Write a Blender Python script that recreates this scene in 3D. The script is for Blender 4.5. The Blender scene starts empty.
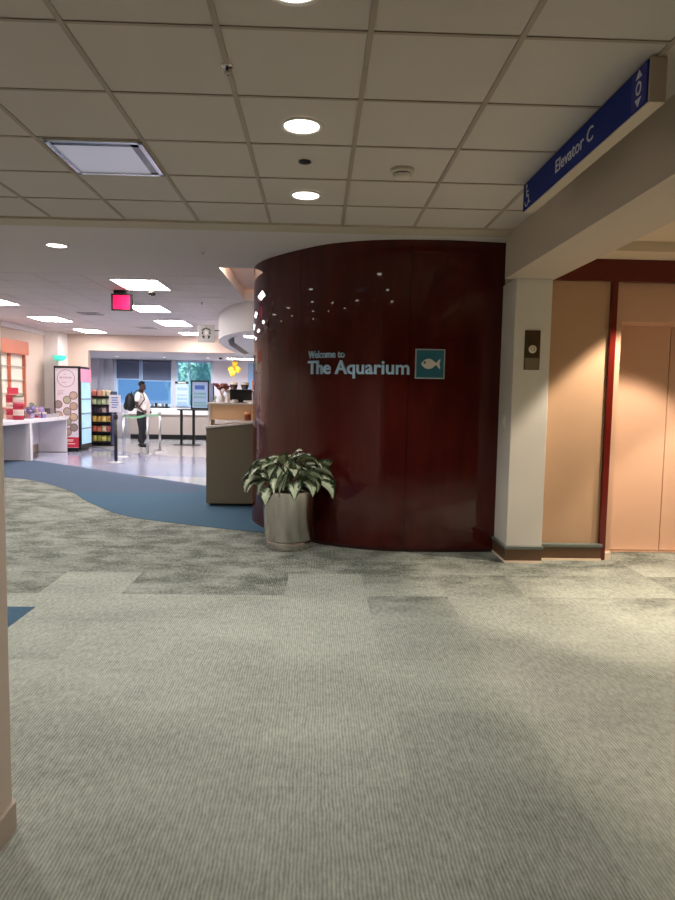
import bpy, bmesh, math, random
from mathutils import Vector, Matrix
C = bpy.context.scene.collection
PI = math.pi
rnd = random.Random(7)

# ------------------------------------------------------------------ materials
def lin(c):
    r = []
    for v in c[:3]:
        v = v / 255.0
        r.append(v / 12.92 if v <= 0.04045 else ((v + 0.055) / 1.055) ** 2.4)
    return (r[0], r[1], r[2], 1.0)

MATS = {}
def mat(name, col, rough=0.6, metal=0.0, vary=0.0, vscale=8.0, bump=0.0, bscale=60.0,
        emit=None, estr=0.0, coat=0.0, trans=0.0, spec=None, alpha=1.0):
    if name in MATS:
        return MATS[name]
    m = bpy.data.materials.new(name); m.use_nodes = True
    nt = m.node_tree; b = nt.nodes['Principled BSDF']
    c = lin(col)
    b.inputs['Base Color'].default_value = c
    b.inputs['Roughness'].default_value = rough
    b.inputs['Metallic'].default_value = metal
    b.inputs['Coat Weight'].default_value = coat
    b.inputs['Coat Roughness'].default_value = 0.04
    b.inputs['Transmission Weight'].default_value = trans
    b.inputs['Alpha'].default_value = alpha
    if spec is not None:
        b.inputs['Specular IOR Level'].default_value = spec
    if emit is not None:
        b.inputs['Emission Color'].default_value = lin(emit)
        b.inputs['Emission Strength'].default_value = estr
    if vary or bump:
        tc = nt.nodes.new('ShaderNodeTexCoord')
        n = nt.nodes.new('ShaderNodeTexNoise'); n.inputs['Scale'].default_value = vscale
        n.inputs['Detail'].default_value = 5
        nt.links.new(tc.outputs['Object'], n.inputs['Vector'])
        if vary:
            mx = nt.nodes.new('ShaderNodeMix'); mx.data_type = 'RGBA'
            mx.inputs['A'].default_value = [x * (1 - vary) for x in c[:3]] + [1]
            mx.inputs['B'].default_value = [min(1, x * (1 + vary)) for x in c[:3]] + [1]
            nt.links.new(n.outputs['Fac'], mx.inputs['Factor'])
            nt.links.new(mx.outputs['Result'], b.inputs['Base Color'])
        if bump:
            n2 = nt.nodes.new('ShaderNodeTexNoise'); n2.inputs['Scale'].default_value = bscale
            n2.inputs['Detail'].default_value = 3
            nt.links.new(tc.outputs['Object'], n2.inputs['Vector'])
            bp = nt.nodes.new('ShaderNodeBump'); bp.inputs['Strength'].default_value = bump
            bp.inputs['Distance'].default_value = 0.01
            nt.links.new(n2.outputs['Fac'], bp.inputs['Height'])
            nt.links.new(bp.outputs['Normal'], b.inputs['Normal'])
    MATS[name] = m
    return m

class NT:
    """tiny helper to wire node trees"""
    def __init__(s, name):
        s.m = bpy.data.materials.new(name); s.m.use_nodes = True
        s.t = s.m.node_tree; s.b = s.t.nodes['Principled BSDF']
    def n(s, typ, **kw):
        x = s.t.nodes.new(typ)
        for k, v in kw.items():
            setattr(x, k, v)
        return x
    def l(s, a, b): s.t.links.new(a, b)
    def math(s, op, a, b=None, c=None):
        x = s.n('ShaderNodeMath', operation=op)
        for i, v in enumerate((a, b, c)):
            if v is None: continue
            if isinstance(v, (int, float)): x.inputs[i].default_value = v
            else: s.l(v, x.inputs[i])
        return x.outputs[0]
    def mix(s, f, a, b, mode='MIX'):
        x = s.n('ShaderNodeMix', data_type='RGBA', blend_type=mode)
        for k, v in (('Factor', f), ('A', a), ('B', b)):
            if isinstance(v, (int, float)): x.inputs[k].default_value = v
            elif isinstance(v, tuple): x.inputs[k].default_value = v
            else: s.l(v, x.inputs[k])
        return x.outputs['Result']
    def ramp(s, f, stops):
        x = s.n('ShaderNodeValToRGB')
        e = x.color_ramp.elements
        while len(e) < len(stops): e.new(0.5)
        for i, (p, c) in enumerate(stops):
            e[i].position = p; e[i].color = c
        s.l(f, x.inputs[0]); return x.outputs[0]

def carpet_material(name, cdark, clight, module=0.61, contrast=1.0, blotch=True):
    k = NT(name)
    tc = k.n('ShaderNodeTexCoord'); sp = k.n('ShaderNodeSeparateXYZ'); k.l(tc.outputs['Object'], sp.inputs[0])
    X, Y = sp.outputs[0], sp.outputs[1]
    # square carpet tiles, every one with a tint of its own
    row = k.math('FLOOR', k.math('DIVIDE', Y, module)); col = k.math('FLOOR', k.math('DIVIDE', k.math('ADD', X, 0.22), module))
    cb = k.n('ShaderNodeCombineXYZ'); k.l(col, cb.inputs[0]); k.l(row, cb.inputs[1])
    wn = k.n('ShaderNodeTexWhiteNoise', noise_dimensions='3D'); k.l(cb.outputs[0], wn.inputs['Vector'])
    cell = wn.outputs['Value']
    def noise(scale, vec=(1, 1, 1), detail=4, rough=0.5):
        mp = k.n('ShaderNodeMapping'); mp.inputs['Scale'].default_value = vec
        k.l(tc.outputs['Object'], mp.inputs['Vector'])
        w = k.n('ShaderNodeTexNoise'); w.inputs['Scale'].default_value = scale; w.inputs['Detail'].default_value = detail
        w.inputs['Roughness'].default_value = rough
        k.l(mp.outputs[0], w.inputs['Vector']); return w.outputs['Fac']
    wob = noise(9, (1, 0.6, 1), 2)
    def rib(coord):
        ph = k.math('MULTIPLY_ADD', coord, 2 * PI / 0.0135, k.math('MULTIPLY', wob, 11.0))
        return k.math('MULTIPLY_ADD', k.math('SINE', ph), 0.5, 0.5)
    sel = k.math('GREATER_THAN', cell, 0.965)
    mr = k.n('ShaderNodeMix', data_type='FLOAT'); k.l(sel, mr.inputs[0]); k.l(rib(X), mr.inputs[2]); k.l(rib(Y), mr.inputs[3])
    r = mr.outputs[0]
    gaps = noise(60, (1, 0.3, 1), 3, 0.7)
    tuft = k.math('MULTIPLY', r, k.math('ADD', gaps, 0.35))
    n1 = noise(1.1, (1, 1.5, 1), 5, 0.6); n3 = noise(46, (1, 0.4, 1), 4, 0.75)
    v = k.math('MULTIPLY_ADD', k.math('SUBTRACT', tuft, 0.42), 0.30 * contrast, 0.62)
    v = k.math('ADD', v, k.math('MULTIPLY', k.math('SUBTRACT', cell, 0.5), 0.10 * contrast))
    v = k.math('ADD', v, k.math('MULTIPLY', k.math('SUBTRACT', n3, 0.5), 0.95 * contrast))
    if blotch:
        v = k.math('ADD', v, k.math('MULTIPLY', k.math('SUBTRACT', n1, 0.5), 0.55 * contrast))
        # a band of darker mottled tiles laid in front of the curved wall and the blue inlay
        mr2 = k.n('ShaderNodeMapRange'); mr2.interpolation_type = 'SMOOTHSTEP'
        mr2.inputs[1].default_value = 4.7; mr2.inputs[2].default_value = 5.7
        k.l(k.math('ADD', Y, k.math('MULTIPLY', k.math('SUBTRACT', cell, 0.5), 1.3)), mr2.inputs[0])
        nb = noise(3.4, (1, 1.3, 1), 5, 0.62)
        blk = k.n('ShaderNodeMapRange'); blk.inputs[1].default_value = 0.40; blk.inputs[2].default_value = 0.60
        blk.inputs[3].default_value = 0.44; blk.inputs[4].default_value = 0.2
        k.l(nb, blk.inputs[0])
        v = k.math('SUBTRACT', v, k.math('MULTIPLY', mr2.outputs[0], blk.outputs[0]))
    c = k.ramp(v, [(0.05, lin(cdark)), (0.95, lin(clight))])
    k.l(c, k.b.inputs['Base Color']); k.b.inputs['Roughness'].default_value = 0.95
    k.b.inputs['Specular IOR Level'].default_value = 0.15
    bp = k.n('ShaderNodeBump'); bp.inputs['Strength'].default_value = 0.35; bp.inputs['Distance'].default_value = 0.004
    k.l(tuft, bp.inputs['Height']); k.l(bp.outputs['Normal'], k.b.inputs['Normal'])
    return k.m

def terrazzo_material():
    k = NT('polished_floor')
    tc = k.n('ShaderNodeTexCoord'); sp = k.n('ShaderNodeSeparateXYZ'); k.l(tc.outputs['Object'], sp.inputs[0])
    dx = k.math('SUBTRACT', sp.outputs[0], -1.2); dy = k.math('SUBTRACT', sp.outputs[1], 21.0)
    d = k.math('SQRT', k.math('ADD', k.math('MULTIPLY', dx, dx), k.math('MULTIPLY', dy, dy)))
    band = k.math('MULTIPLY', k.math('GREATER_THAN', d, 5.6), k.math('LESS_THAN', d, 9.2))
    ns = k.n('ShaderNodeTexVoronoi'); ns.inputs['Scale'].default_value = 90; k.l(tc.outputs['Object'], ns.inputs['Vector'])
    chips = k.ramp(ns.outputs['Color'], [(0.2, (0.86, 0.86, 0.86, 1)), (0.8, (1, 1, 1, 1))])
    c = k.mix(band, lin((202, 200, 200)), lin((168, 172, 194)))
    k.l(k.mix(1.0, c, chips, 'MULTIPLY'), k.b.inputs['Base Color'])
    k.b.inputs['Roughness'].default_value = 0.12
    return k.m

def lacquer_material():
    k = NT('maroon_lacquer')
    uv = k.n('ShaderNodeUVMap'); sp = k.n('ShaderNodeSeparateXYZ'); k.l(uv.outputs[0], sp.inputs[0])
    fr = k.math('FRACT', k.math('DIVIDE', k.math('ADD', sp.outputs[0], 0.28), 1.22))
    seam = k.math('LESS_THAN', fr, 0.004)
    n = k.n('ShaderNodeTexNoise'); n.inputs['Scale'].default_value = 2.2; n.inputs['Detail'].default_value = 6
    mp = k.n('ShaderNodeMapping'); mp.inputs['Scale'].default_value = (3.0, 0.8, 1)
    k.l(uv.outputs[0], mp.inputs[0]); k.l(mp.outputs[0], n.inputs['Vector'])
    c = k.ramp(n.outputs['Fac'], [(0.3, lin((66, 19, 16))), (0.7, lin((84, 26, 21)))])
    c = k.mix(seam, c, lin((30, 8, 7)))
    k.l(c, k.b.inputs['Base Color']); k.b.inputs['Roughness'].default_value = 0.6
    k.b.inputs['Specular IOR Level'].default_value = 0.0
    k.b.inputs['Coat Weight'].default_value = 0.8; k.b.inputs['Coat Roughness'].default_value = 0.015
    n2 = k.n('ShaderNodeTexNoise'); n2.inputs['Scale'].default_value = 3.0
    k.l(uv.outputs[0], n2.inputs['Vector'])
    bp = k.n('ShaderNodeBump'); bp.inputs['Strength'].default_value = 0.05; bp.inputs['Distance'].default_value = 0.015
    k.l(n2.outputs['Fac'], bp.inputs['Height']); k.l(bp.outputs['Normal'], k.b.inputs['Coat Normal'])
    return k.m

def leaf_material():
    k = NT('variegated_leaf')
    uv = k.n('ShaderNodeUVMap'); sp = k.n('ShaderNodeSeparateXYZ'); k.l(uv.outputs[0], sp.inputs[0])
    n = k.n('ShaderNodeTexNoise'); n.inputs['Scale'].default_value = 9; n.inputs['Detail'].default_value = 4
    tc = k.n('ShaderNodeTexCoord')
    mp = k.n('ShaderNodeMapping'); mp.inputs['Scale'].default_value = (4, 4, 4)
    k.l(tc.outputs['Object'], mp.inputs[0]); k.l(mp.outputs[0], n.inputs['Vector'])
    edge = k.math('ABSOLUTE', sp.outputs[0])                 # 0 midrib .. 1 margin
    v = k.math('ADD', edge, k.math('MULTIPLY', k.math('SUBTRACT', n.outputs['Fac'], 0.5), 1.1))
    c = k.ramp(v, [(0.50, lin((206, 214, 184))), (0.64, lin((126, 146, 106))), (0.76, lin((40, 56, 34)))])
    rib = k.math('LESS_THAN', edge, 0.05)
    c = k.mix(rib, c, lin((168, 182, 140)))
    k.l(c, k.b.inputs['Base Color']); k.b.inputs['Roughness'].default_value = 0.38
    return k.m

# ------------------------------------------------------------------ mesh helper
def root_loc(o):
    while o.parent: o = o.parent
    return Vector(o.location)

def tag(o, label=None, cat=None, group=None, kind=None):
    for k_, v in (('label', label), ('category', cat), ('group', group), ('kind', kind)):
        if v: o[k_] = v
    return o

def thing(name, label, cat, loc=(0, 0, 0), group=None):
    o = bpy.data.objects.new(name, None); C.objects.link(o)
    o.location = loc; o.empty_display_size = 0.1
    return tag(o, label, cat, group)

class MB:
    def __init__(s): s.bm = bmesh.new()
    def box(s, x0, x1, y0, y1, z0, z1, bev=0.0, rot=None, about=None):
        g = bmesh.ops.create_cube(s.bm, size=1.0)
        vs = g['verts']
        bmesh.ops.scale(s.bm, vec=(x1 - x0, y1 - y0, z1 - z0), verts=vs)
        bmesh.ops.translate(s.bm, vec=((x0 + x1) / 2, (y0 + y1) / 2, (z0 + z1) / 2), verts=vs)
        if bev > 0:
            ed = list({e for v in vs for e in v.link_edges})
            r = bmesh.ops.bevel(s.bm, geom=ed, offset=bev, segments=2, affect='EDGES', profile=0.6)
            vs = list({v for f in r['faces'] for v in f.verts} | {v for v in vs if v.is_valid})
        if rot is not None:
            c = about or ((x0 + x1) / 2, (y0 + y1) / 2, (z0 + z1) / 2)
            bmesh.ops.rotate(s.bm, cent=c, matrix=rot, verts=vs)
        return s
    def lathe(s, prof, cx=0, cy=0, cz=0, seg=32, axis='Z', cap=True, smooth=True):
        rings = []
        for r, h in prof:
            ring = []
            for i in range(seg):
                a = 2 * PI * i / seg
                u, v = r * math.cos(a), r * math.sin(a)
                p = {'Z': (u, v, h), 'X': (h, u, v), 'Y': (u, h, v)}[axis]
                ring.append(s.bm.verts.new((cx + p[0], cy + p[1], cz + p[2])))
            rings.append(ring)
        fs = []
        for a, b in zip(rings, rings[1:]):
            for i in range(seg):
                j = (i + 1) % seg
                f = s.bm.faces.new((a[i], a[j], b[j], b[i])); f.smooth = smooth; fs.append(f)
        if cap:
            fs.append(s.bm.faces.new(list(reversed(rings[0])))); fs.append(s.bm.faces.new(rings[-1]))
        bmesh.ops.recalc_face_normals(s.bm, faces=fs)
        return s
    def tube(s, pts, r, seg=10, cap=True):
        pts = [Vector(p) for p in pts]
        rr = r if isinstance(r, (list, tuple)) else [r] * len(pts)
        rings = []; up = Vector((0, 0, 1))
        for i, p in enumerate(pts):
            t = (pts[min(i + 1, len(pts) - 1)] - pts[max(i - 1, 0)]).normalized()
            a = t.cross(up)
            if a.length < 1e-4: a = t.cross(Vector((0, 1, 0)))
            a.normalize(); b = t.cross(a).normalized()
            rings.append([s.bm.verts.new(p + (a * math.cos(2 * PI * k / seg) + b * math.sin(2 * PI * k / seg)) * rr[i]) for k in range(seg)])
        fs = []
        for a, b in zip(rings, rings[1:]):
            for i in range(seg):
                j = (i + 1) % seg
                f = s.bm.faces.new((a[i], a[j], b[j], b[i])); f.smooth = True; fs.append(f)
        if cap:
            fs.append(s.bm.faces.new(rings[0])); fs.append(s.bm.faces.new(rings[-1]))
        bmesh.ops.recalc_face_normals(s.bm, faces=fs)
        return s
    def prism(s, poly, z0, z1):
        a = [s.bm.verts.new((p[0], p[1], z0)) for p in poly]
        b = [s.bm.verts.new((p[0], p[1], z1)) for p in poly]
        n = len(poly); fs = []
        for i in range(n):
            j = (i + 1) % n
            fs.append(s.bm.faces.new((a[i], a[j], b[j], b[i])))
        fs.append(s.bm.faces.new(list(reversed(a)))); fs.append(s.bm.faces.new(b))
        bmesh.ops.recalc_face_normals(s.bm, faces=fs)
        return s
    def plate(s, poly3, d):
        """thin solid from a 3-D polygon, pushed back along vector d"""
        d = Vector(d)
        a = [s.bm.verts.new(p) for p in poly3]
        b = [s.bm.verts.new(Vector(p) + d) for p in poly3]
        n = len(a); fs = []
        for i in range(n):
            j = (i + 1) % n
            fs.append(s.bm.faces.new((a[i], a[j], b[j], b[i])))
        fs.append(s.bm.faces.new(a)); fs.append(s.bm.faces.new(list(reversed(b))))
        bmesh.ops.recalc_face_normals(s.bm, faces=fs)
        return s
    def ball(s, c, r, seg=16, sx=1, sy=1, sz=1):
        g = bmesh.ops.create_uvsphere(s.bm, u_segments=seg, v_segments=max(6, seg // 2), radius=r)
        bmesh.ops.scale(s.bm, vec=(sx, sy, sz), verts=g['verts'])
        bmesh.ops.translate(s.bm, vec=c, verts=g['verts'])
        for v in g['verts']:
            for f in v.link_faces: f.smooth = True
        return s
    def build(s, name, material, parent=None, loc=None):
        me = bpy.data.meshes.new(name)
        off = root_loc(parent) if parent else Vector(loc or (0, 0, 0))
        bmesh.ops.translate(s.bm, vec=-off, verts=s.bm.verts)
        s.bm.to_mesh(me); s.bm.free()
        me.materials.append(material)
        o = bpy.data.objects.new(name, me); C.objects.link(o)
        if parent: o.parent = parent
        else: o.location = off
        return o
def struct(name, mb, m, loc=None):
    return tag(mb.build(name, m, None, loc), kind='structure')
def copy_tree(o, parent=None):
    c = o.copy(); C.objects.link(c)
    if parent: c.parent = parent
    for ch in list(o.children): copy_tree(ch, c)
    return c
def BX(*a, **k): return MB().box(*a, **k)
def RZ(a): return Matrix.Rotation(a, 3, 'Z')
def RX(a): return Matrix.Rotation(a, 3, 'X')
def RY(a): return Matrix.Rotation(a, 3, 'Y')

def skin(name, nodes, edges, material, parent, sub=2, root=0, extra=None):
    """one continuous surface grown around a skeleton: nodes = [(co, rx, ry)]"""
    me = bpy.data.meshes.new(name)
    me.from_pydata([n[0] for n in nodes], edges, [])
    t = bpy.data.objects.new(name + '_t', me); C.objects.link(t)
    sm = t.modifiers.new('s', 'SKIN'); sm.use_smooth_shade = True
    for i, n in enumerate(nodes):
        v = me.skin_vertices[0].data[i]; v.radius = (n[1], n[2]); v.use_root = (i == root)
    su = t.modifiers.new('d', 'SUBSURF'); su.levels = sub; su.render_levels = sub
    dg = bpy.context.evaluated_depsgraph_get()
    out = bpy.data.meshes.new_from_object(t.evaluated_get(dg))
    bpy.data.objects.remove(t)
    if extra:
        bm = bmesh.new(); bm.from_mesh(out); extra(bm); bm.to_mesh(out); bm.free()
    for p in out.polygons: p.use_smooth = True
    out.materials.clear(); out.materials.append(material)
    o = bpy.data.objects.new(name, out); C.objects.link(o)
    if parent: o.parent = parent
    return o

def text_letters(body, bold=0.0, extrude=0.006):
    """glyphs of a line of lettering as separate pieces: [(verts, faces)], cap height 1 -> scaled later"""
    cu = bpy.data.curves.new('lettering', 'FONT'); cu.body = body; cu.size = 1.0
    cu.offset = bold; cu.resolution_u = 4
    t = bpy.data.objects.new('t', cu); C.objects.link(t)
    dg = bpy.context.evaluated_depsgraph_get()
    me = bpy.data.meshes.new_from_object(t.evaluated_get(dg))
    bpy.data.objects.remove(t)
    bm = bmesh.new(); bm.from_mesh(me); bmesh.ops.remove_doubles(bm, verts=bm.verts, dist=1e-5)
    left = set(bm.verts); isl = []
    while left:
        st = [left.pop()]; comp = set(st)
        while st:
            for e in st.pop().link_edges:
                for w in e.verts:
                    if w in left: left.discard(w); comp.add(w); st.append(w)
        isl.append(comp)
    isl = [(min(v.co.x for v in c), max(v.co.x for v in c), c) for c in isl]
    isl.sort(key=lambda q: q[0]); groups = []
    for a, b, c in isl:
        if groups and min(b, groups[-1][1]) - max(a, groups[-1][0]) > 0.5 * min(b - a, groups[-1][1] - groups[-1][0]):
            g = groups[-1]; groups[-1] = (min(a, g[0]), max(b, g[1]), g[2] | c)
        else: groups.append((a, b, c))
    out = []
    for a, b, c in groups:
        vs = list(c); idx = {v: i for i, v in enumerate(vs)}
        fs = [[idx[v] for v in f.verts] for f in bm.faces if f.verts[0] in idx]
        out.append(([(v.co.x, v.co.y) for v in vs], fs))
    bm.free()
    x0 = min(p[0] for v, f in out for p in v); x1 = max(p[0] for v, f in out for p in v)
    cap = 0.72
    return out, x0, x1, cap
def lay_text(body, place, width, cap_h, thick, material, parent, bold=0.0, name='letter', merge=False):
    """place(u, v, w) -> world point; u along the line (m), v up (m), w out of the surface (m)"""
    gl, x0, x1, cap = text_letters(body, bold)
    sx = width / (x1 - x0); sy = cap_h / cap
    mb = MB() if merge else None; res = []
    for vs, fs in gl:
        b = mb or MB()
        f0 = [b.bm.verts.new(place((x - x0) * sx, y * sy, thick)) for x, y in vs]
        f1 = [b.bm.verts.new(place((x - x0) * sx, y * sy, 0.0)) for x, y in vs]
        cnt = {}
        for f in fs:
            for i in range(len(f)):
                a_, b_ = f[i], f[(i + 1) % len(f)]
                cnt.setdefault((min(a_, b_), max(a_, b_)), []).append((a_, b_))
        for f in fs:
            try: b.bm.faces.new([f0[i] for i in f])
            except ValueError: pass
        for e, l in cnt.items():
            if len(l) == 1:
                a_, b_ = l[0]
                b.bm.faces.new((f0[b_], f0[a_], f1[a_], f1[b_]))
        if not merge: res.append(b.build(name, material, parent))
    if merge: res.append(mb.build(name, material, parent))
    return res

# ------------------------------------------------------------------ colours
M_wall = mat('warm_grey_paint', (196, 183, 168), 0.75, vary=0.04, vscale=2)
M_tile = mat('ceiling_tile', (206, 197, 189), 0.95, vary=0.05, vscale=1.1, bump=0.25, bscale=220)
M_tbar = mat('ceiling_grid_bar', (170, 156, 142), 0.6)
M_bulk = mat('bulkhead_paint', (196, 184, 164), 0.8)
M_shopceil = mat('shop_ceiling_tile', (216, 208, 206), 0.95, vary=0.03, vscale=1.2)
M_shopbar = mat('shop_ceiling_bar', (198, 190, 188), 0.7)
M_peach = mat('peach_paint', (204, 184, 170), 0.8, vary=0.03, vscale=1)
M_white = mat('white_paint', (232, 226, 222), 0.6)
M_lav = mat('pale_lavender_paint', (202, 198, 206), 0.8)
M_chrome = mat('chrome', (215, 215, 218), 0.18, 1.0)
M_steel = mat('brushed_steel', (222, 214, 206), 0.24, 1.0)
M_steel.node_tree.nodes['Principled BSDF'].inputs['Anisotropic'].default_value = 0.6
M_steel.node_tree.nodes['Principled BSDF'].inputs['Anisotropic Rotation'].default_value = 0.25
M_black = mat('black_plastic', (18, 18, 20), 0.4)
M_blackmetal = mat('black_metal', (24, 24, 27), 0.35, 0.3)
M_trim = mat('light_trim', (214, 205, 190), 0.6)

# ------------------------------------------------------------------ camera
cam_d = bpy.data.cameras.new('camera'); cam = bpy.data.objects.new('camera', cam_d); C.objects.link(cam)
YAW, PITCH, ROLL = 0.03149, -0.08199, 0.017526
W = Vector((math.sin(YAW) * math.cos(PITCH), math.cos(YAW) * math.cos(PITCH), math.sin(PITCH)))
R0 = Vector((math.cos(YAW), -math.sin(YAW), 0)); U0 = R0.cross(W)
Rv = R0 * math.cos(ROLL) + U0 * math.sin(ROLL); Uv = -R0 * math.sin(ROLL) + U0 * math.cos(ROLL)
mw = Matrix((Rv, Uv, -W)).transposed().to_4x4(); mw.translation = Vector((0, 0, 1.5))
cam.matrix_world = mw
cam_d.sensor_fit = 'VERTICAL'; cam_d.sensor_height = 36.0; cam_d.lens = 36.0 * 663.9 / 900.0
cam_d.clip_start = 0.05; cam_d.clip_end = 200
bpy.context.scene.camera = cam

# ------------------------------------------------------------------ setting: floors
M_carpet = carpet_material('grey_green_carpet', (73, 77, 71), (197, 202, 189))
M_blue1 = carpet_material('slate_blue_carpet', (62, 76, 94), (82, 98, 118), contrast=0.5, blotch=False)
M_blue2 = carpet_material('teal_blue_carpet', (52, 78, 98), (74, 104, 124), contrast=0.5, blotch=False)
M_terr = terrazzo_material()
struct('floor_carpet', BX(-8, 6, -4.2, 12.6, -0.1, 0.0), M_carpet)
def catmull(P, n=10):
    out = []
    for i in range(len(P) - 1):
        p0 = P[max(i - 1, 0)]; p1 = P[i]; p2 = P[i + 1]; p3 = P[min(i + 2, len(P) - 1)]
        for k in range(n):
            t = k / n
            out.append(tuple(0.5 * ((2 * b) + (-a + c) * t + (2 * a - 5 * b + 4 * c - d) * t * t + (-a + 3 * b - 3 * c + d) * t ** 3)
                             for a, b, c, d in zip(p0, p1, p2, p3)))
    out.append(tuple(P[-1])); return out
curve_far = catmull([(-8, 12.35), (-6.6, 12.05), (-5.44, 11.55), (-4.75, 11.15), (-4.1, 10.5), (-3.58, 9.85)], 8)
curve_near = catmull([(-3.58, 9.85), (-3.2, 9.2), (-2.81, 8.63), (-2.4, 8.12), (-1.95, 7.78), (-1.31, 7.46), (-0.72, 7.2), (-0.3, 7.1)], 8)
far_line = [(-1.77, 10.74), (-6.0, 14.3), (-8, 15.98)]
struct('floor_slate_blue', MB().prism(list(curve_far) + [(-1.78, 9.95)] + far_line, -0.05, 0.003), M_blue1)
struct('floor_teal_blue', MB().prism(list(curve_near) + [(0.6, 7.1), (0.6, 9.6), (-0.42, 9.6), (-1.77, 10.74), (-1.78, 9.95)], -0.05, 0.0045), M_blue2)
struct('floor_blue_inlay', BX(-3.2, -1.935, 2.3, 4.56, -0.05, 0.003), M_blue2)
struct('floor_terrazzo', MB().prism([(-8, 15.98), (-6.0, 14.3), (-1.77, 10.74), (-0.42, 9.6), (1.3, 9.6), (1.3, 22.2), (-8, 22.2)], -0.1, 0.001), M_terr)

# ------------------------------------------------------------------ setting: hall ceiling with its grid
ZC = 2.939; S = 0.6096; GX = -0.4191; GY = 2.1544
c0 = struct('ceiling_hall', BX(-8, 6, -4.2, 5.765, ZC + 0.006, ZC + 0.1), M_tile)
g = MB()
k = -12
while GX + k * S < 1.78:
    x = GX + k * S
    if x > -7: g.box(x - 0.012, x + 0.012, -4.2, 5.76, ZC - 0.001, ZC + 0.008)
    k += 1
g2 = MB()
for j in range(-9, 6):
    y = GY + j * S
    g2.box(-7, 1.75, y - 0.009, y + 0.009, ZC + 0.0005, ZC + 0.008)
struct('trim_ceiling_grid_long', g, M_tbar)
struct('trim_ceiling_grid_cross', g2, M_tbar)
# edge bulkhead between the hall and the shop
struct('trim_bulkhead', BX(-8, 1.73, 5.765, 6.0, 2.926, 3.1), M_bulk)
ZS = 2.965
sc = MB()
sc.box(-8, -1.17, 6.0, 22.2, ZS, ZS + 0.1)
sc.box(-1.17, 1.75, 6.0, 7.95, ZS, ZS + 0.1)
sc.box(-1.17, 1.75, 10.57, 22.2, ZS, ZS + 0.1)
struct('ceiling_shop', sc, M_shopceil)
g = MB()
for j in range(0, 22):
    x = -7.9 + j * S
    if x < -1.2: g.box(x - 0.008, x + 0.008, 8.6, 17.55, ZS - 0.002, ZS + 0.004)
for j in range(0, 16):
    y = 8.6 + j * S
    if y < 17.5: g.box(-6.85, -1.2, y - 0.008, y + 0.008, ZS - 0.0015, ZS + 0.004)
struct('trim_shop_ceiling_grid', g, M_shopbar)
# raised cove in the shop ceiling, warm paint
cv = MB()
cv.box(-1.19, 1.75, 7.93, 10.6, ZS + 0.16, ZS + 0.2)
cv.box(-1.2, -1.17, 7.93, 10.6, ZS + 0.1, ZS + 0.17)
cv.box(-1.17, 1.75, 10.57, 10.6, ZS + 0.1, ZS + 0.17)
cv.box(-1.17, 1.75, 7.92, 7.95, ZS + 0.1, ZS + 0.17)
struct('ceiling_cove', cv, mat('cove_peach_paint', (228, 202, 188), 0.8))

# ------------------------------------------------------------------ setting: curved maroon wall
WC = catmull([(1.80, 6.37), (1.40, 6.325), (1.02, 6.315), (0.56, 6.37), (0.12, 6.57), (-0.2, 6.88), (-0.45, 7.2), (-0.65, 7.54),
              (-0.765, 7.95), (-0.74, 8.4), (-0.55, 8.78), (-0.2, 9.05), (0.4, 9.15)], 14)
WL = [0.0]
for a, b in zip(WC, WC[1:]): WL.append(WL[-1] + math.dist(a, b))
def wall_at(s):
    s = max(0, min(WL[-1] - 1e-6, s))
    for i in range(len(WL) - 1):
        if WL[i + 1] >= s:
            t = (s - WL[i]) / (WL[i + 1] - WL[i])
            p = Vector(WC[i]).lerp(Vector(WC[i + 1]), t)
            # smooth normal
            a = Vector(WC[max(i - 1, 0)]); b = Vector(WC[min(i + 2, len(WC) - 1)])
            d = (b - a).normalized(); nrm = Vector((-d.y, d.x))   # out of the wall, towards the hall
            return p, nrm
def s_of_x(x):
    for i in range(len(WC) - 1):
        if WC[i][0] >= x >= WC[i + 1][0]:
            return WL[i] + (WL[i + 1] - WL[i]) * (WC[i][0] - x) / (WC[i][0] - WC[i + 1][0])
def wall_point(s, z, w):
    p, n = wall_at(s)
    return (p.x + n.x * w, p.y + n.y * w, z)
_, n_test = wall_at(1.0)
NS = 1.0 if n_test.y < 0 else -1.0
if NS < 0:
    _wa = wall_at
    def wall_at(s):
        p, n = _wa(s); return p, -n
bm = bmesh.new(); uvl = bm.loops.layers.uv.new('UVMap')
z_top = ZS + 0.02
lo = [bm.verts.new((p[0], p[1], 0)) for p in WC]; hi = [bm.verts.new((p[0], p[1], z_top)) for p in WC]
for i in range(len(WC) - 1):
    f = bm.faces.new((lo[i + 1], lo[i], hi[i], hi[i + 1])); f.smooth = True
    for l, (u, v) in zip(f.loops, ((WL[i + 1], 0), (WL[i], 0), (WL[i], z_top), (WL[i + 1], z_top))): l[uvl].uv = (u, v)
bk = [bm.verts.new((1.80, 9.15, 0)), bm.verts.new((1.80, 9.15, z_top))]
def own(vs): return [bm.verts.new(v.co) for v in vs]
bm.faces.new(own((bk[0], lo[-1], hi[-1], bk[1]))); bm.faces.new(own((lo[0], bk[0], bk[1], hi[0])))
bm.faces.new(own(hi + [bk[1]]))
bm.normal_update()
me = bpy.data.meshes.new('wall_curved'); bm.to_mesh(me); bm.free(); me.materials.append(lacquer_material())
o = bpy.data.objects.new('wall_curved', me); C.objects.link(o); tag(o, kind='structure')
bs = MB()
for i in range(0, len(WC) - 28, 1):
    pass
strip_o = [wall_point(s, 0, 0.006) for s in [WL[-1] * j / 160 for j in range(0, 118)]]
strip_i = [wall_point(s, 0, -0.01) for s in [WL[-1] * j / 160 for j in range(0, 118)]]
bs.prism([(p[0], p[1]) for p in strip_o] + [(p[0], p[1]) for p in reversed(strip_i)], 0, 0.03)
struct('baseboard_curved', bs, mat('dark_maroon_base', (44, 14, 12), 0.4))

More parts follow.
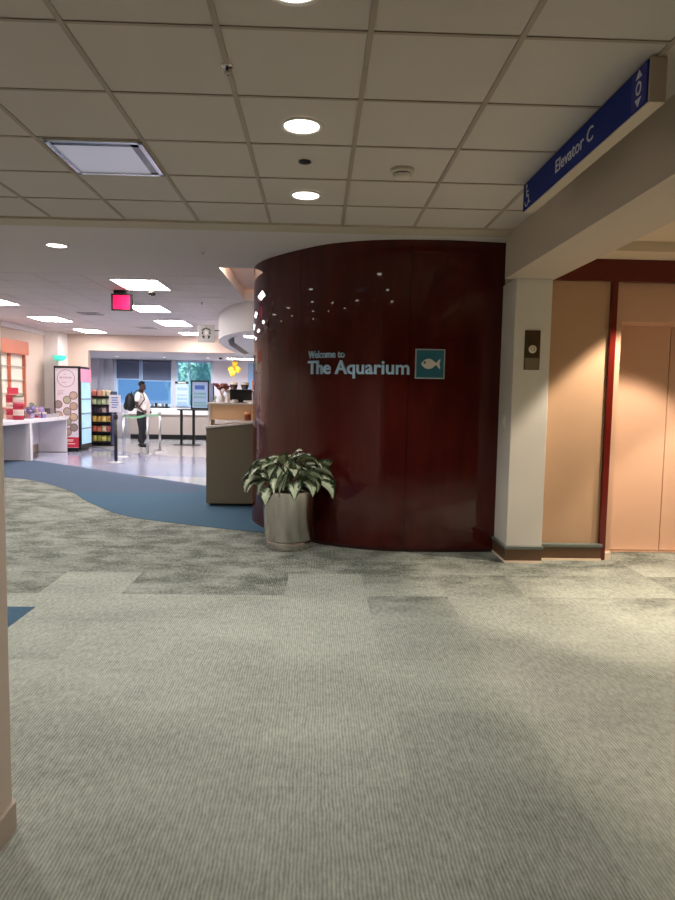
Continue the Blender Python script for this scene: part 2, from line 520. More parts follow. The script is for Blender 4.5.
# ------------------------------------------------------------------ setting: column, beam, elevator lobby
struct('wall_column', BX(1.75, 2.08, 5.95, 6.42, 0, 2.565, bev=0.006), mat('column_paint', (226, 221, 212), 0.7, vary=0.03, vscale=2))
struct('trim_beam', MB().prism([(1.66, -4.2), (2.10, -4.2), (2.10, 6.42), (1.765, 6.42), (1.765, 6.0), (1.66, 6.0)], 2.565, 3.05), M_wall)
M_basecap = mat('dark_teal_base_cap', (104, 112, 106), 0.3)
M_base = mat('brown_base', (112, 84, 62), 0.35, 0.2)
M_foot = mat('bright_base_strip', (250, 228, 204), 0.4)
def base_strip(name, x0, x1, y0, y1):
    struct('baseboard_' + name, BX(x0, x1, y0, y1, 0.0205, 0.125, bev=0.002), M_base)
    struct('baseboard_%s_cap' % name, BX(x0 - 0.012, x1 + 0.012, y0 - 0.012, y1, 0.1255, 0.155, bev=0.006), M_basecap)
    struct('baseboard_%s_foot' % name, BX(x0 - 0.004, x1 + 0.004, y0 - 0.006, y1, 0.0, 0.02), M_foot)
base_strip('column', 1.735, 2.075, 5.925, 6.42)
base_strip('lobby', 2.10, 2.67, 6.035, 6.2)
M_panel = mat('tan_wall_panel', (194, 158, 126), 0.5, vary=0.05, vscale=3)
M_door = mat('cream_metal_door', (210, 170, 142), 0.42)
M_red = mat('dark_red_trim', (98, 18, 10), 0.3)
struct('wall_lobby_panel', BX(2.08, 2.67, 6.10, 6.6, 0, 2.6), M_panel)
struct('trim_red_post', BX(2.668, 2.722, 6.06, 6.6, 0.0, 2.58), M_red)
struct('trim_red_header', BX(2.085, 5.0, 6.06, 6.6, 2.58, 2.775), M_red)
struct('trim_door_jamb', BX(2.722, 2.79, 6.11, 6.56, 0, 2.58), M_door)
struct('trim_door_jamb_foot', BX(2.722, 2.785, 6.08, 6.11, 0, 0.07), M_foot)
struct('trim_door_transom', BX(2.79, 5.0, 6.13, 6.56, 2.225, 2.58), M_door)
struct('trim_door_jamb_far', BX(4.12, 5.0, 6.13, 6.56, 0, 2.225), M_door)
d = thing('door_1', None, None, (3.45, 6.45, 0)); tag(d, kind='structure')
BX(2.70, 3.436, 6.45, 6.49, 0.012, 2.27, bev=0.003).build('door_leaf', M_door, d)
BX(3.444, 4.2, 6.45, 6.49, 0.012, 2.27, bev=0.003).build('door_leaf', M_door, d)
struct('trim_door_backing', BX(2.7, 4.3, 6.49, 6.6, 0, 2.4), M_black)
struct('trim_door_sill', BX(2.72, 4.2, 6.36, 6.5, 0, 0.01), M_steel)
M_lobceil = mat('lobby_ceiling_paint', (216, 200, 176), 0.85)
lc = MB(); lc.box(2.11, 5.0, 5.72, 6.3, 2.775, 2.93); lc.box(2.11, 5.0, -4.2, 5.72, 2.86, 2.935)
struct('ceiling_lobby', lc, M_lobceil)
# closing walls, out of the frame
struct('wall_right', BX(5.0, 5.2, -4.2, 6.6, 0, 3.0), M_wall)
struct('wall_back', BX(-8, 5.2, -4.4, -4.2, 0, 3.0), M_wall)
struct('wall_shop_right', BX(1.75, 1.95, 6.6, 22.2, 0, 3.1), M_wall)
struct('wall_left_bay', BX(-8.2, -8.0, 17.6, 22.2, 0, 3.05), M_lav)
struct('wall_left', BX(-8.2, -6.85, -4.2, 17.6, 0, 3.05), M_peach)
struct('wall_left_near', BX(-1.45, -1.022, -4.2, 2.2, 0, ZC, bev=0.01), mat('near_wall_paint', (214, 198, 184), 0.6))
struct('wall_left_fill', BX(-6.85, -1.45, 1.9, 2.1, 0, ZC), M_wall)
struct('baseboard_left', MB().prism([(-1.46, -4.2), (-1.008, -4.2), (-1.008, 2.19), (-1.012, 2.204), (-1.024, 2.21), (-1.46, 2.21)], 0.0, 0.10), mat('near_base', (188, 172, 158), 0.5))

# ------------------------------------------------------------------ hall ceiling fixtures
M_lamp = mat('lamp_lens', (255, 255, 255), 0.5, emit=(255, 246, 232), estr=6.0)
M_can = mat('can_reflector', (225, 222, 216), 0.3, 0.4)
def spot(name, loc, energy, ang, blend, col, rad=0.06, aim=(0, 0, -1)):
    l = bpy.data.lights.new(name, 'SPOT'); l.energy = energy; l.spot_size = math.radians(ang); l.spot_blend = blend
    l.color = col; l.shadow_soft_size = rad
    o = bpy.data.objects.new(name, l); C.objects.link(o); o.location = loc
    o.rotation_euler = Vector(aim).to_track_quat('-Z', 'Y').to_euler(); return o
def downlight(x, y, z, label, r=0.1, group=None):
    t = thing('recessed_downlight', label, 'ceiling light', (x, y, z), group)
    MB().lathe([(r + 0.018, 0.002), (r + 0.018, -0.006), (r, -0.008), (r - 0.008, -0.002), (r - 0.008, 0.002)], x, y, z, 40, cap=False).build('trim_ring', M_white, t)
    MB().lathe([(r - 0.006, -0.0035), (r * 0.6, -0.005), (0.001, -0.005)], x, y, z, 40, cap=False).build('lens', M_lamp, t)
    return t
warm = (1.0, 0.88, 0.74); neut = (1.0, 0.955, 0.91)
HALL = 92
downlight(-0.106, 2.475, ZC, 'round recessed downlight cut off by the top edge of the photo')
downlight(-0.106, 3.70, ZC, 'large round lit downlight above the small black dot in the tile ceiling')
downlight(-0.106, 4.94, ZC, 'round lit downlight nearest the bulkhead, below the small black dot')
for y, e in ((2.475, 45), (3.70, 102), (4.94, 106)): spot('downlight_lamp', (-0.106, y, ZC - 0.02), e, 116, 0.45, neut)
LBL = 'round downlight outside the left edge, seen mirrored in the curved maroon wall'
for x, y, z in ((-2.2, 3.70, ZC), (-3.4, 3.70, ZC), (-3.4, 4.94, ZC), (-4.6, 4.94, ZC), (-3.9, 6.95, 2.965), (-5.1, 6.95, 2.965), (-6.3, 6.95, 2.965),
             (-4.5, 8.2, 2.965), (-5.7, 8.2, 2.965), (-5.1, 9.45, 2.965), (-6.3, 9.45, 2.965), (-5.75, 10.6, 2.965), (-6.4, 11.7, 2.965)):
    downlight(x, y, z, LBL, 0.1, 'mirrored downlights left of the frame')
for x, y in ((-2.2, 3.7), (-3.4, 4.94), (-3.9, 6.95), (-5.7, 8.2)):
    spot('downlight_lamp', (x, y, ZC - 0.02), HALL, 116, 0.45, neut)
for x, y in ((2.2, 3.2), (0.9, -1.8)): pass

MB().lathe([(0.038, 0.0), (0.04, -0.006), (0.03, -0.011), (0.001, -0.012)], -0.1, 4.255, ZC + 0.004, 28, cap=False).build('ceiling_cover_plate', M_black, None, (-0.1, 4.255, ZC))
tag(bpy.context.scene.objects['ceiling_cover_plate'], 'small black round cover plate between two lit downlights', 'cover plate')
t = thing('smoke_detector', 'round cream smoke detector on the hall ceiling right of the downlights', 'smoke detector', (0.52, 4.36, ZC))
MB().lathe([(0.075, 0.006), (0.075, -0.012), (0.068, -0.018)], 0.52, 4.36, ZC, 32).build('base', M_trim, t)
MB().lathe([(0.05, -0.018), (0.05, -0.026)], 0.52, 4.36, ZC, 32).build('sensor_gap', mat('dark_grille', (60, 54, 46), 0.7), t)
MB().lathe([(0.058, -0.026), (0.056, -0.04), (0.04, -0.05), (0.001, -0.053)], 0.52, 4.36, ZC, 32, cap=False).build('cap', M_trim, t)
def sprinkler(x, y, z, label):
    t = thing('sprinkler_head', label, 'sprinkler', (x, y, z))
    MB().lathe([(0.026, 0.004), (0.026, -0.003), (0.014, -0.006), (0.001, -0.006)], x, y, z, 24, cap=False).build('escutcheon', M_steel, t)
    b = MB().tube([(x, y, z - 0.004), (x, y, z - 0.018)], 0.006, 8)
    for sx in (-1, 1): b.tube([(x, y, z - 0.015), (x + sx * 0.009, y, z - 0.024), (x, y, z - 0.033)], 0.002, 6)
    b.build('frame', M_blackmetal, t)
    MB().lathe([(0.011, -0.033), (0.011, -0.035)], x, y, z, 16).build('deflector', M_steel, t)
sprinkler(-0.42, 3.07, ZC, 'small sprinkler head on a ceiling seam above the square light fixture')
sprinkler(-1.21, 7.08, ZS, 'sprinkler head on the plain shop ceiling near the maroon wall')
sprinkler(-1.9, 11.02, ZS, 'tiny sprinkler head on the shop ceiling above the hanging logo sign')
# square troffer
x0, x1, y0, y1 = -1.60, -1.035, 3.985, 4.575
t = thing('square_troffer_light', 'square chrome framed recessed light fixture at upper left of hall ceiling', 'ceiling light', ((x0 + x1) / 2, (y0 + y1) / 2, ZC))
fr = MB(); w = 0.03
fr.box(x0, x1, y0, y0 + w, ZC - 0.012, ZC + 0.004, bev=0.004); fr.box(x0, x1, y1 - w, y1, ZC - 0.012, ZC + 0.004, bev=0.004)
fr.box(x0, x0 + w, y0, y1, ZC - 0.012, ZC + 0.004, bev=0.004); fr.box(x1 - w, x1, y0, y1, ZC - 0.012, ZC + 0.004, bev=0.004)
fr.build('frame', M_chrome, t)
rf = MB()
rf.box(x1 - w - 0.05, x1 - w, y0 + w, y1 - w, ZC - 0.004, ZC + 0.003)
rf.box(x0 + w, x1 - w, y0 + w, y0 + w + 0.06, ZC - 0.004, ZC + 0.003)
rf.build('reflector', mat('dark_mirror_reflector', (66, 60, 54), 0.15, 1.0), t)
BX(x0 + w, x1 - w - 0.05, y0 + w + 0.06, y1 - w, ZC - 0.003, ZC + 0.003).build('lens', mat('dim_lens', (190, 188, 196), 0.25, emit=(200, 200, 222), estr=0.28), t)

# ------------------------------------------------------------------ hanging elevator sign
XS = 1.37; YF, YN = 4.57, 2.86; Z0, Z1 = 2.752, 2.936
t = thing('overhead_sign', 'long blue Elevator C sign fixed under the ceiling along the beam', 'sign', (XS, (YF + YN) / 2, Z0))
BX(XS + 0.004, XS + 0.075, YN, YF, Z0, Z1, bev=0.003).build('sign_box', mat('sign_case_taupe', (198, 186, 168), 0.5), t)
BX(XS - 0.001, XS + 0.004, YN + 0.012, YF - 0.004, Z0 + 0.006, Z1 - 0.004).build('blue_face', mat('sign_blue', (14, 42, 124), 0.6, spec=0.15), t)
BX(XS - 0.0025, XS - 0.001, YN + 0.02, YN + 0.155, Z0 + 0.014, Z1 - 0.012).build('pictogram_panel', mat('sign_violet_panel', (62, 66, 140), 0.6, spec=0.15), t)
M_sgn = mat('sign_white', (212, 216, 226), 0.5)
def sp_(u, v, w): return (XS - 0.0012 - w, 3.955 - u, Z0 + 0.062 + v)
lay_text('Elevator C', sp_, 0.53, 0.074, 0.002, M_sgn, t, bold=0.006)
def picto(yc, zc, s, name):
    b = MB(); xf = XS - 0.0045
    def P(u, v): return (xf, yc - u * s, zc + v * s)
    n = 20
    for i in range(n):
        a0, a1 = 2 * PI * i / n, 2 * PI * (i + 1) / n
        b.plate([P(0.30 * math.cos(a0), 0.36 * math.sin(a0)), P(0.30 * math.cos(a1), 0.36 * math.sin(a1)),
                 P(0.19 * math.cos(a1), 0.24 * math.sin(a1)), P(0.19 * math.cos(a0), 0.24 * math.sin(a0))], (0.002, 0, 0))
    b.plate([P(-0.34, 0.52), P(0.34, 0.52), P(0, 0.95)], (0.002, 0, 0))
    b.plate([P(-0.34, -0.52), P(0, -0.95), P(0.34, -0.52)], (0.002, 0, 0))
    b.build(name, M_sgn, t)
picto(YN + 0.088, (Z0 + Z1) / 2 + 0.001, 0.082, 'lift_pictogram')
b = MB(); xf = XS - 0.0032
def stroke(pts, w):
    for (y0_, z0_), (y1_, z1_) in zip(pts, pts[1:]):
        d_ = Vector((y1_ - y0_, z1_ - z0_)).normalized() * w / 2; n_ = Vector((-d_.y, d_.x))
        b.plate([(xf, y0_ - d_.x + n_.x, z0_ - d_.y + n_.y), (xf, y0_ - d_.x - n_.x, z0_ - d_.y - n_.y), (xf, y1_ + d_.x - n_.x, z1_ + d_.y - n_.y), (xf, y1_ + d_.x + n_.x, z1_ + d_.y + n_.y)], (0.002, 0, 0))
yc_ = 4.485
b.plate([(xf, yc_ + 0.012 * math.cos(2 * PI * i / 16) + 0.012, 2.905 + 0.012 * math.sin(2 * PI * i / 16)) for i in range(16)], (0.002, 0, 0))
stroke([(yc_ + 0.012, 2.888), (yc_ + 0.008, 2.838), (yc_ - 0.03, 2.838), (yc_ - 0.042, 2.79), (yc_ - 0.058, 2.792)], 0.011)
stroke([(yc_ + 0.010, 2.866), (yc_ - 0.026, 2.866)], 0.009)
stroke([(yc_ + 0.002 + 0.036 * math.cos(a_), 2.812 + 0.036 * math.sin(a_)) for a_ in [1.9 + 0.35 * i for i in range(13)]], 0.008)
b.build('figure_pictogram', M_sgn, t)

# ------------------------------------------------------------------ column fittings
t = thing('elevator_hall_station', 'bronze elevator indicator plate with round white lamp on the column', 'elevator panel', (1.91, 5.95, 1.76))
BX(1.845, 1.985, 5.938, 5.951, 1.76, 2.11, bev=0.003).build('faceplate', mat('dark_bronze', (96, 80, 60), 0.35, 0.6), t)
BX(1.850, 1.980, 5.934, 5.938, 1.766, 1.865, bev=0.002).build('lower_plate', mat('satin_plate', (176, 160, 138), 0.3, 0.7), t)
MB().lathe([(0.034, 5.938), (0.036, 5.93), (0.03, 5.926), (0.001, 5.925)], 1.915, 0, 1.942, 32, 'Y', cap=False).build('lamp', mat('lantern_white', (236, 228, 212), 0.4), t)
MB().lathe([(0.020, 5.9285), (0.020, 5.922), (0.012, 5.922), (0.012, 5.9285)], 1.915, 0, 1.942, 28, 'Y', cap=False).build('lamp_ring', mat('lantern_ring', (190, 176, 150), 0.4, 0.5), t)
t = thing('wall_switch', 'small white switch plate on the shaded left side of the column', 'switch', (1.75, 6.17, 1.21))
BX(1.738, 1.751, 6.125, 6.21, 1.215, 1.345, bev=0.004).build('plate', mat('switch_white', (232, 228, 220), 0.4), t)
BX(1.730, 1.738, 6.150, 6.185, 1.25, 1.31, bev=0.003).build('rocker', mat('switch_white', (232, 228, 220), 0.4), t)

# ------------------------------------------------------------------ lettering and fish sign on the curved wall
M_let = mat('brushed_blue_letter', (178, 210, 236), 0.4)
s_left = s_of_x(-0.085)
t = thing('wall_lettering', 'raised steel blue letters reading The Aquarium on the maroon wall', 'sign', wall_point(s_left - 0.5, 1.7, 0.01))
s_r = s_of_x(0.868)
lay_text('The Aquarium', lambda u, v, w: wall_point(s_left - u, 1.712 + v, w + 0.006), s_left - s_r, 0.132, 0.018, M_let, t, bold=0.02)
t = thing('wall_lettering', 'small steel blue letters reading Welcome to above the larger lettering', 'sign', wall_point(s_left - 0.2, 1.87, 0.01))
s_r2 = s_of_x(0.262)
lay_text('Welcome to', lambda u, v, w: wall_point(s_left - u, 1.868 + v, w + 0.006), s_left - s_r2, 0.073, 0.014, M_let, t, bold=0.008)
sc_ = s_of_x(1.06)
t = thing('fish_sign', 'square teal plaque with a white fish on the maroon wall', 'sign', wall_point(sc_, 1.67, 0.01))
def fp(u, v, w):
    p, n = wall_at(sc_); tx = Vector((-n.y, n.x))
    if tx.x < 0: tx = -tx
    return (p.x + tx.x * u + n.x * w, p.y + tx.y * u + n.y * w, 1.812 + v)
def panel(mb, u0, u1, v0, v1, w0, w1):
    a = [fp(u0, v0, w1), fp(u1, v0, w1), fp(u1, v1, w1), fp(u0, v1, w1)]
    _, n = wall_at(sc_); mb.plate(a, Vector((n.x, n.y, 0)) * (w0 - w1)); return mb
h = 0.14
panel(MB(), -h, h, -h, h, 0.003, 0.02).build('border', mat('plaque_border', (176, 188, 190), 0.4), t)
panel(MB(), -h + 0.011, h - 0.011, -h + 0.011, h - 0.011, 0.02, 0.0215).build('teal_field', mat('plaque_teal', (42, 108, 130), 0.4), t)
top = [(-0.085, 0.0), (-0.07, 0.022), (-0.045, 0.042), (-0.015, 0.049), (0.015, 0.042), (0.04, 0.022), (0.058, 0.007), (0.075, 0.03), (0.09, 0.046), (0.097, 0.044)]
pts = top + [(0.088, 0.0)] + [(u, -v) for u, v in reversed(top[1:])]
_, nn = wall_at(sc_)
b = MB(); b.plate([fp(u, v, 0.0245) for u, v in pts], Vector((nn.x, nn.y, 0)) * -0.003)
fish = b.build('fish', mat('fish_white', (226, 222, 214), 0.5), t)
b = MB(); b.plate([fp(-0.052 + 0.011 * math.cos(a), 0.012 + 0.011 * math.sin(a), 0.0262) for a in [2 * PI * i / 18 for i in range(18)]], Vector((nn.x, nn.y, 0)) * -0.002)
b.build('eye', mat('fish_eye_dark', (40, 62, 66), 0.4), fish)

# ------------------------------------------------------------------ planter and plant
px, py = -0.265, 6.47
t = thing('planter', 'brushed steel cylindrical planter holding the leafy plant by the maroon wall', 'planter', (px, py, 0))
MB().lathe([(0.208, 0.085), (0.222, 0.085), (0.232, 0.10), (0.262, 0.565), (0.264, 0.575), (0.252, 0.577), (0.246, 0.50), (0.001, 0.50)], px, py, 0, 64, cap=False).build('pot', M_steel, t)
MB().lathe([(0.206, 0.0), (0.214, 0.004), (0.219, 0.072), (0.213, 0.088), (0.001, 0.088)], px, py, 0, 64, cap=False).build('base_ring', M_steel, t)
MB().lathe([(0.244, 0.50), (0.244, 0.53), (0.12, 0.545), (0.001, 0.55)], px, py, 0, 40, cap=False).build('soil', mat('potting_soil', (46, 36, 28), 0.95, bump=0.8, bscale=90), t)
t = thing('potted_plant', 'variegated cream and green leafy plant growing in the steel planter', 'plant', (px, py, 0.55))
M_leaf = leaf_material(); M_stem = mat('plant_stem', (98, 116, 70), 0.5)
def leaf(base, az, rise, length, width, droop, twist=0.0):
    """petiole leaves the crown, blade arches over and hangs"""
    base = Vector(base); d = Vector((math.cos(az), math.sin(az), 0))
    side = Vector((-math.sin(az), math.cos(az), 0))
    ang = rise; p = base.copy(); pet = [p.copy()]
    for i in range(4):
        p = p + (d * math.cos(ang) + Vector((0, 0, 1)) * math.sin(ang)) * (length * 0.16); ang -= 0.10 * droop
        pet.append(p.copy())
    MB().tube(pet, [0.006, 0.0055, 0.005, 0.0045, 0.004], 6).build('stem', M_stem, t)
    bm = bmesh.new(); uvl = bm.loops.layers.uv.new('UVMap'); rows = []
    n = 12
    prof = [0.04, 0.5, 0.8, 0.96, 1.0, 1.0, 0.96, 0.88, 0.75, 0.58, 0.38, 0.17, 0.0]
    for i in range(n + 1):
        f = i / n
        tang = d * math.cos(ang) + Vector((0, 0, 1)) * math.sin(ang)
        nrm = side.cross(tang) * -1
        if nrm.z < 0 and ang > -PI / 2: nrm = -nrm
        sd = (side * math.cos(twist) + nrm * math.sin(twist))
        wv = 0.05 * math.sin(f * 9 + az * 3)
        hw = width * 0.5 * prof[i]
        up = nrm * (abs(hw) * 0.35)
        row = [(p + sd * hw + up * (1 + wv), 1.0), (p + sd * hw * 0.5 + up * 0.35, 0.5), (p, 0.0), (p - sd * hw * 0.5 + up * 0.35, -0.5), (p - sd * hw + up * (1 - wv), -1.0)]
        rows.append([(bm.verts.new(c), u) for c, u in row])
        p = p + tang * (length / n); ang -= droop * 0.17
    for i in range(n):
        for j in range(4):
            q = [rows[i][j], rows[i][j + 1], rows[i + 1][j + 1], rows[i + 1][j]]
            fc = bm.faces.new([v for v, u in q]); fc.smooth = True
            for l, (v, u), fv in zip(fc.loops, q, (i / n, i / n, (i + 1) / n, (i + 1) / n)): l[uvl].uv = (u, fv)
    bmesh.ops.translate(bm, vec=-Vector(t.location), verts=bm.verts)
    me = bpy.data.meshes.new('leaf'); bm.to_mesh(me); bm.free(); me.materials.append(M_leaf)
    o = bpy.data.objects.new('leaf', me); C.objects.link(o); o.parent = t
    so = o.modifiers.new('t', 'SOLIDIFY'); so.thickness = 0.0012
lr = random.Random(33)
for ring, (cnt, rise, rad, zb, ln) in enumerate(((20, 0.55, 0.15, 0.60, 0.28), (21, 0.65, 0.12, 0.62, 0.28), (20, 0.85, 0.09, 0.66, 0.28), (15, 1.0, 0.05, 0.70, 0.26), (8, 1.2, 0.02, 0.74, 0.20))):
    for i in range(cnt):
        az = 2 * PI * (i + 0.5 * (ring % 2)) / cnt + lr.uniform(-0.2, 0.2)
        L = ln * 0.86 * lr.uniform(0.85, 1.15)
        if math.sin(az) > 0.4: L *= 0.85
        leaf((px + rad * math.cos(az), py + rad * math.sin(az), zb + lr.uniform(-0.03, 0.03)), az,
             rise + lr.uniform(-0.3, 0.35), L, L * lr.uniform(0.42, 0.54), lr.uniform(0.65, 1.15), lr.uniform(-0.8, 0.8))
# =================================================================== SHOP
# ------------------------------------------------------------------ walls, header, windows
struct('wall_shop_left_return', BX(-6.85, -5.98, 17.6, 17.8, 0, 2.56), M_peach)
struct('trim_header', BX(-8, 1.75, 17.6, 17.8, 2.555, 3.05), M_peach)
struct('ceiling_window_bay', BX(-8, 1.75, 17.8, 22.2, 2.555, 2.62), M_lav)
struct('wall_pilaster', BX(-6.85, -6.50, 16.95, 17.6, 0, 3.0), M_white)
struct('trim_left_cornice', BX(-6.85, -6.79, 2.3, 16.95, 2.86, ZS), M_white)
WY = 21.9
wins = [(-6.55, -5.77), (-5.71, -4.74), (-4.60, -3.44)]
ZB, ZT = 1.06, 2.52
wb = MB()
wb.box(-8, wins[0][0], WY, WY + 0.2, 0, 2.56); wb.box(wins[0][0], wins[2][1], WY, WY + 0.2, 0, ZB)
wb.box(wins[0][0], wins[2][1], WY, WY + 0.2, ZT, 2.56)
wb.box(wins[1][1], wins[2][0], WY, WY + 0.2, ZB, ZT); wb.box(wins[0][1], wins[1][0], WY + 0.05, WY + 0.2, ZB, ZT)
wb.box(wins[2][1], 1.75, WY, WY + 0.2, 0, 2.56)
struct('wall_window_side', wb, M_lav)
M_frame = mat('pale_blue_window_frame', (176, 208, 238), 0.4)
M_glass = mat('window_glass', (236, 246, 250), 0.0, trans=1.0, alpha=0.25)
for i, (a, b) in enumerate(wins):
    t = thing('window_%d' % (i + 1), None, None, ((a + b) / 2, WY, ZB)); tag(t, kind='structure')
    f = MB(); w = 0.045
    f.box(a, a + w, WY - 0.02, WY + 0.08, ZB, ZT); f.box(b - w, b, WY - 0.02, WY + 0.08, ZB, ZT)
    f.box(a, b, WY - 0.02, WY + 0.08, ZT - w, ZT); f.box(a, b, WY - 0.03, WY + 0.08, ZB - 0.02, ZB + w)
    if i == 2: f.box(-4.215, -4.175, WY - 0.01, WY + 0.07, ZB, ZT)
    f.build('window_frame', M_frame, t)
    BX(a + w, b - w, WY + 0.04, WY + 0.046, ZB + w, ZT - w).build('pane', M_glass, t)
struct('trim_window_pilaster', BX(-7.05, -6.92, WY - 0.12, WY, 0, 2.555), mat('grey_mullion', (178, 180, 194), 0.5))
struct('trim_window_post', BX(-6.74, -6.62, WY - 0.12, WY, 0, 2.555), mat('grey_mullion', (178, 180, 194), 0.5))
struct('window_4', BX(-2.28, -2.08, WY - 0.015, WY + 0.001, 0.9, 2.5), mat('blue_window_strip', (130, 170, 214), 0.3))
def shade(a, b, zb, label):
    t = thing('roller_shade', label, 'window shade', ((a + b) / 2, WY - 0.03, zb), None)
    M_sh = mat('dark_slate_shade', (88, 96, 120), 0.8)
    BX(a + 0.03, b - 0.03, WY - 0.036, WY - 0.032, zb, ZT - 0.02).build('fabric', M_sh, t)
    MB().lathe([(0.028, a + 0.03), (0.028, b - 0.03)], 0, WY - 0.05, ZT - 0.03, 16, 'X').build('roller', M_sh, t)
    BX(a + 0.03, b - 0.03, WY - 0.042, WY - 0.028, zb - 0.02, zb).build('bottom_bar', M_frame, t)
shade(wins[0][0], wins[0][1], 1.92, 'dark slate roller shade half drawn on the leftmost blue window')
shade(wins[1][0], wins[1][1], 1.88, 'dark slate roller shade half drawn on the window above the man in white')
# outside: paved ground and trees
struct('ground_outside', BX(-40, 30, 22.2, 90, -0.3, -0.05), mat('outside_paving', (176, 186, 196), 0.9))
def tree(x, y, zt, r, label, seed):
    q = random.Random(seed)
    t = thing('tree', label, 'tree', (x, y, -0.05), 'trees outside the window')
    MB().tube([(x, y, -0.05), (x + 0.05, y, zt * 0.4), (x, y + 0.1, zt * 0.75)], [0.16, 0.12, 0.06], 10).build('trunk', mat('bark', (84, 72, 62), 0.9), t)
    b = MB()
    for i in range(2600):
        u = Vector((q.gauss(0, 1), q.gauss(0, 1), q.gauss(0, 1))).normalized() * (q.random() ** 0.4)
        c = Vector((x + u.x * r, y + u.y * r, zt * 0.62 + u.z * zt * 0.42))
        if c.z < 0.7: continue
        a = Vector((q.uniform(-1, 1), q.uniform(-1, 1), q.uniform(-1, 1))).normalized(); e = a.orthogonal().normalized(); f = a.cross(e)
        s_ = q.uniform(0.07, 0.13)
        b.bm.faces.new([b.bm.verts.new(c + e * s_), b.bm.verts.new(c + f * s_ * 0.55), b.bm.verts.new(c - e * s_), b.bm.verts.new(c - f * s_ * 0.55)])
    b.build('foliage', mat('tree_leaves', (158, 226, 206), 0.6, vary=0.5, vscale=6), t)
tree(-4.98, 25.2, 4.2, 0.5, 'green tree seen through the left pane beside the hanging poster', 3)
tree(-4.35, 26.6, 4.8, 0.75, 'green tree seen through the window above the framed poster', 5)

# ------------------------------------------------------------------ shop ceiling lights
M_troff = mat('troffer_lens', (255, 255, 255), 0.5, emit=(255, 245, 243), estr=38.0)
def troffer(x, y, w, l, label):
    t = thing('ceiling_troffer', label, 'ceiling light', (x, y, ZS), 'ceiling troffers in the shop')
    f = MB()
    f.box(x - w / 2 - .02, x + w / 2 + .02, y - l / 2 - .02, y - l / 2, ZS - 0.008, ZS + 0.004); f.box(x - w / 2 - .02, x + w / 2 + .02, y + l / 2, y + l / 2 + .02, ZS - 0.008, ZS + 0.004)
    f.box(x - w / 2 - .02, x - w / 2, y - l / 2, y + l / 2, ZS - 0.008, ZS + 0.004); f.box(x + w / 2, x + w / 2 + .02, y - l / 2, y + l / 2, ZS - 0.008, ZS + 0.004)
    f.build('frame', M_white, t)
    BX(x - w / 2, x + w / 2, y - l / 2, y + l / 2, ZS - 0.005, ZS + 0.003).build('lens', M_troff, t)
troffer(-2.43, 9.33, 0.60, 0.84, 'bright ceiling troffer nearest the hall, in front of the dome camera')
troffer(-2.98, 11.95, 0.56, 0.84, 'bright ceiling troffer directly behind the red exit sign')
troffer(-3.07, 14.35, 0.60, 1.0, 'bright ceiling troffer left of the hanging logo sign')
troffer(-3.15, 16.8, 0.5, 0.7, 'thin bright troffer touching the hanging logo sign, close to the header')
troffer(-5.52, 14.03, 0.60, 0.84, 'bright ceiling troffer above the white merchandise table')
troffer(-5.57, 16.57, 0.52, 0.9, 'bright ceiling troffer above the drink cooler, near the header')
troffer(-5.47, 11.5, 0.60, 0.6, 'bright ceiling troffer cut by the left edge of the photo')
downlight(-2.66, 6.95, ZS, 'lone round downlight in the plain shop ceiling at upper left')
spot('downlight_lamp', (-2.66, 6.95, ZS - 0.02), 110, 130, 0.5, neut)
for x, y, lb in ((-4.3, 12.85, 'flat grey air diffuser on the shop ceiling left of the exit sign'), (-3.9, 15.4, 'flat grey air diffuser on the shop ceiling close to the header')):
    t = thing('air_diffuser', lb, 'vent', (x, y, ZS))
    BX(x - 0.24, x + 0.24, y - 0.24, y + 0.24, ZS - 0.006, ZS + 0.003, bev=0.003).build('frame', M_white, t)
    s_ = MB()
    for i in range(3):
        h = 0.2 - i * 0.06
        s_.box(x - h, x + h, y - h, y - h + 0.012, ZS - 0.014, ZS - 0.006); s_.box(x - h, x + h, y + h - 0.012, y + h, ZS - 0.014, ZS - 0.006)
        s_.box(x - h, x - h + 0.012, y - h, y + h, ZS - 0.014, ZS - 0.006); s_.box(x + h - 0.012, x + h, y - h, y + h, ZS - 0.014, ZS - 0.006)
    s_.build('louvre', mat('louvre_grey', (168, 162, 160), 0.5), t)
t = thing('dome_camera', 'small dark dome camera on the shop ceiling right of the exit sign', 'camera', (-2.42, 9.87, ZS))
MB().lathe([(0.06, 0.006), (0.06, -0.025), (0.05, -0.032)], -2.42, 9.87, ZS, 28).build('housing', M_trim, t)
MB().lathe([(0.05, -0.032), (0.046, -0.055), (0.03, -0.074), (0.001, -0.082)], -2.42, 9.87, ZS, 28, cap=False).build('dome', mat('smoked_dome', (22, 20, 22), 0.1), t)
# exit sign
EX, EY = -2.86, 9.9
t = thing('exit_sign', 'red glowing exit sign in a black housing hanging from the shop ceiling', 'sign', (EX, EY, ZS))
BX(EX - 0.11, EX + 0.06, EY - 0.05, EY + 0.05, ZS - 0.05, ZS - 0.001, bev=0.004).build('canopy', M_black, t)
hs = MB(); zc = 2.795
hs.box(EX - 0.15, EX + 0.145, EY - 0.02, EY + 0.03, zc - 0.12, zc + 0.12)
for a in ((EX - 0.15, EX - 0.125, zc - 0.12, zc + 0.12), (EX + 0.12, EX + 0.145, zc - 0.12, zc + 0.12)): hs.box(a[0], a[1], EY - 0.035, EY - 0.02, a[2], a[3])
for a in ((zc - 0.12, zc - 0.1), (zc + 0.1, zc + 0.12)): hs.box(EX - 0.125, EX + 0.12, EY - 0.035, EY - 0.02, a[0], a[1])
hs.build('housing', M_black, t)
BX(EX - 0.125, EX + 0.12, EY - 0.0235, EY - 0.0205, zc - 0.1, zc + 0.1).build('lit_face', mat('exit_red', (230, 16, 70), 0.4, emit=(255, 16, 84), estr=0.85), t)
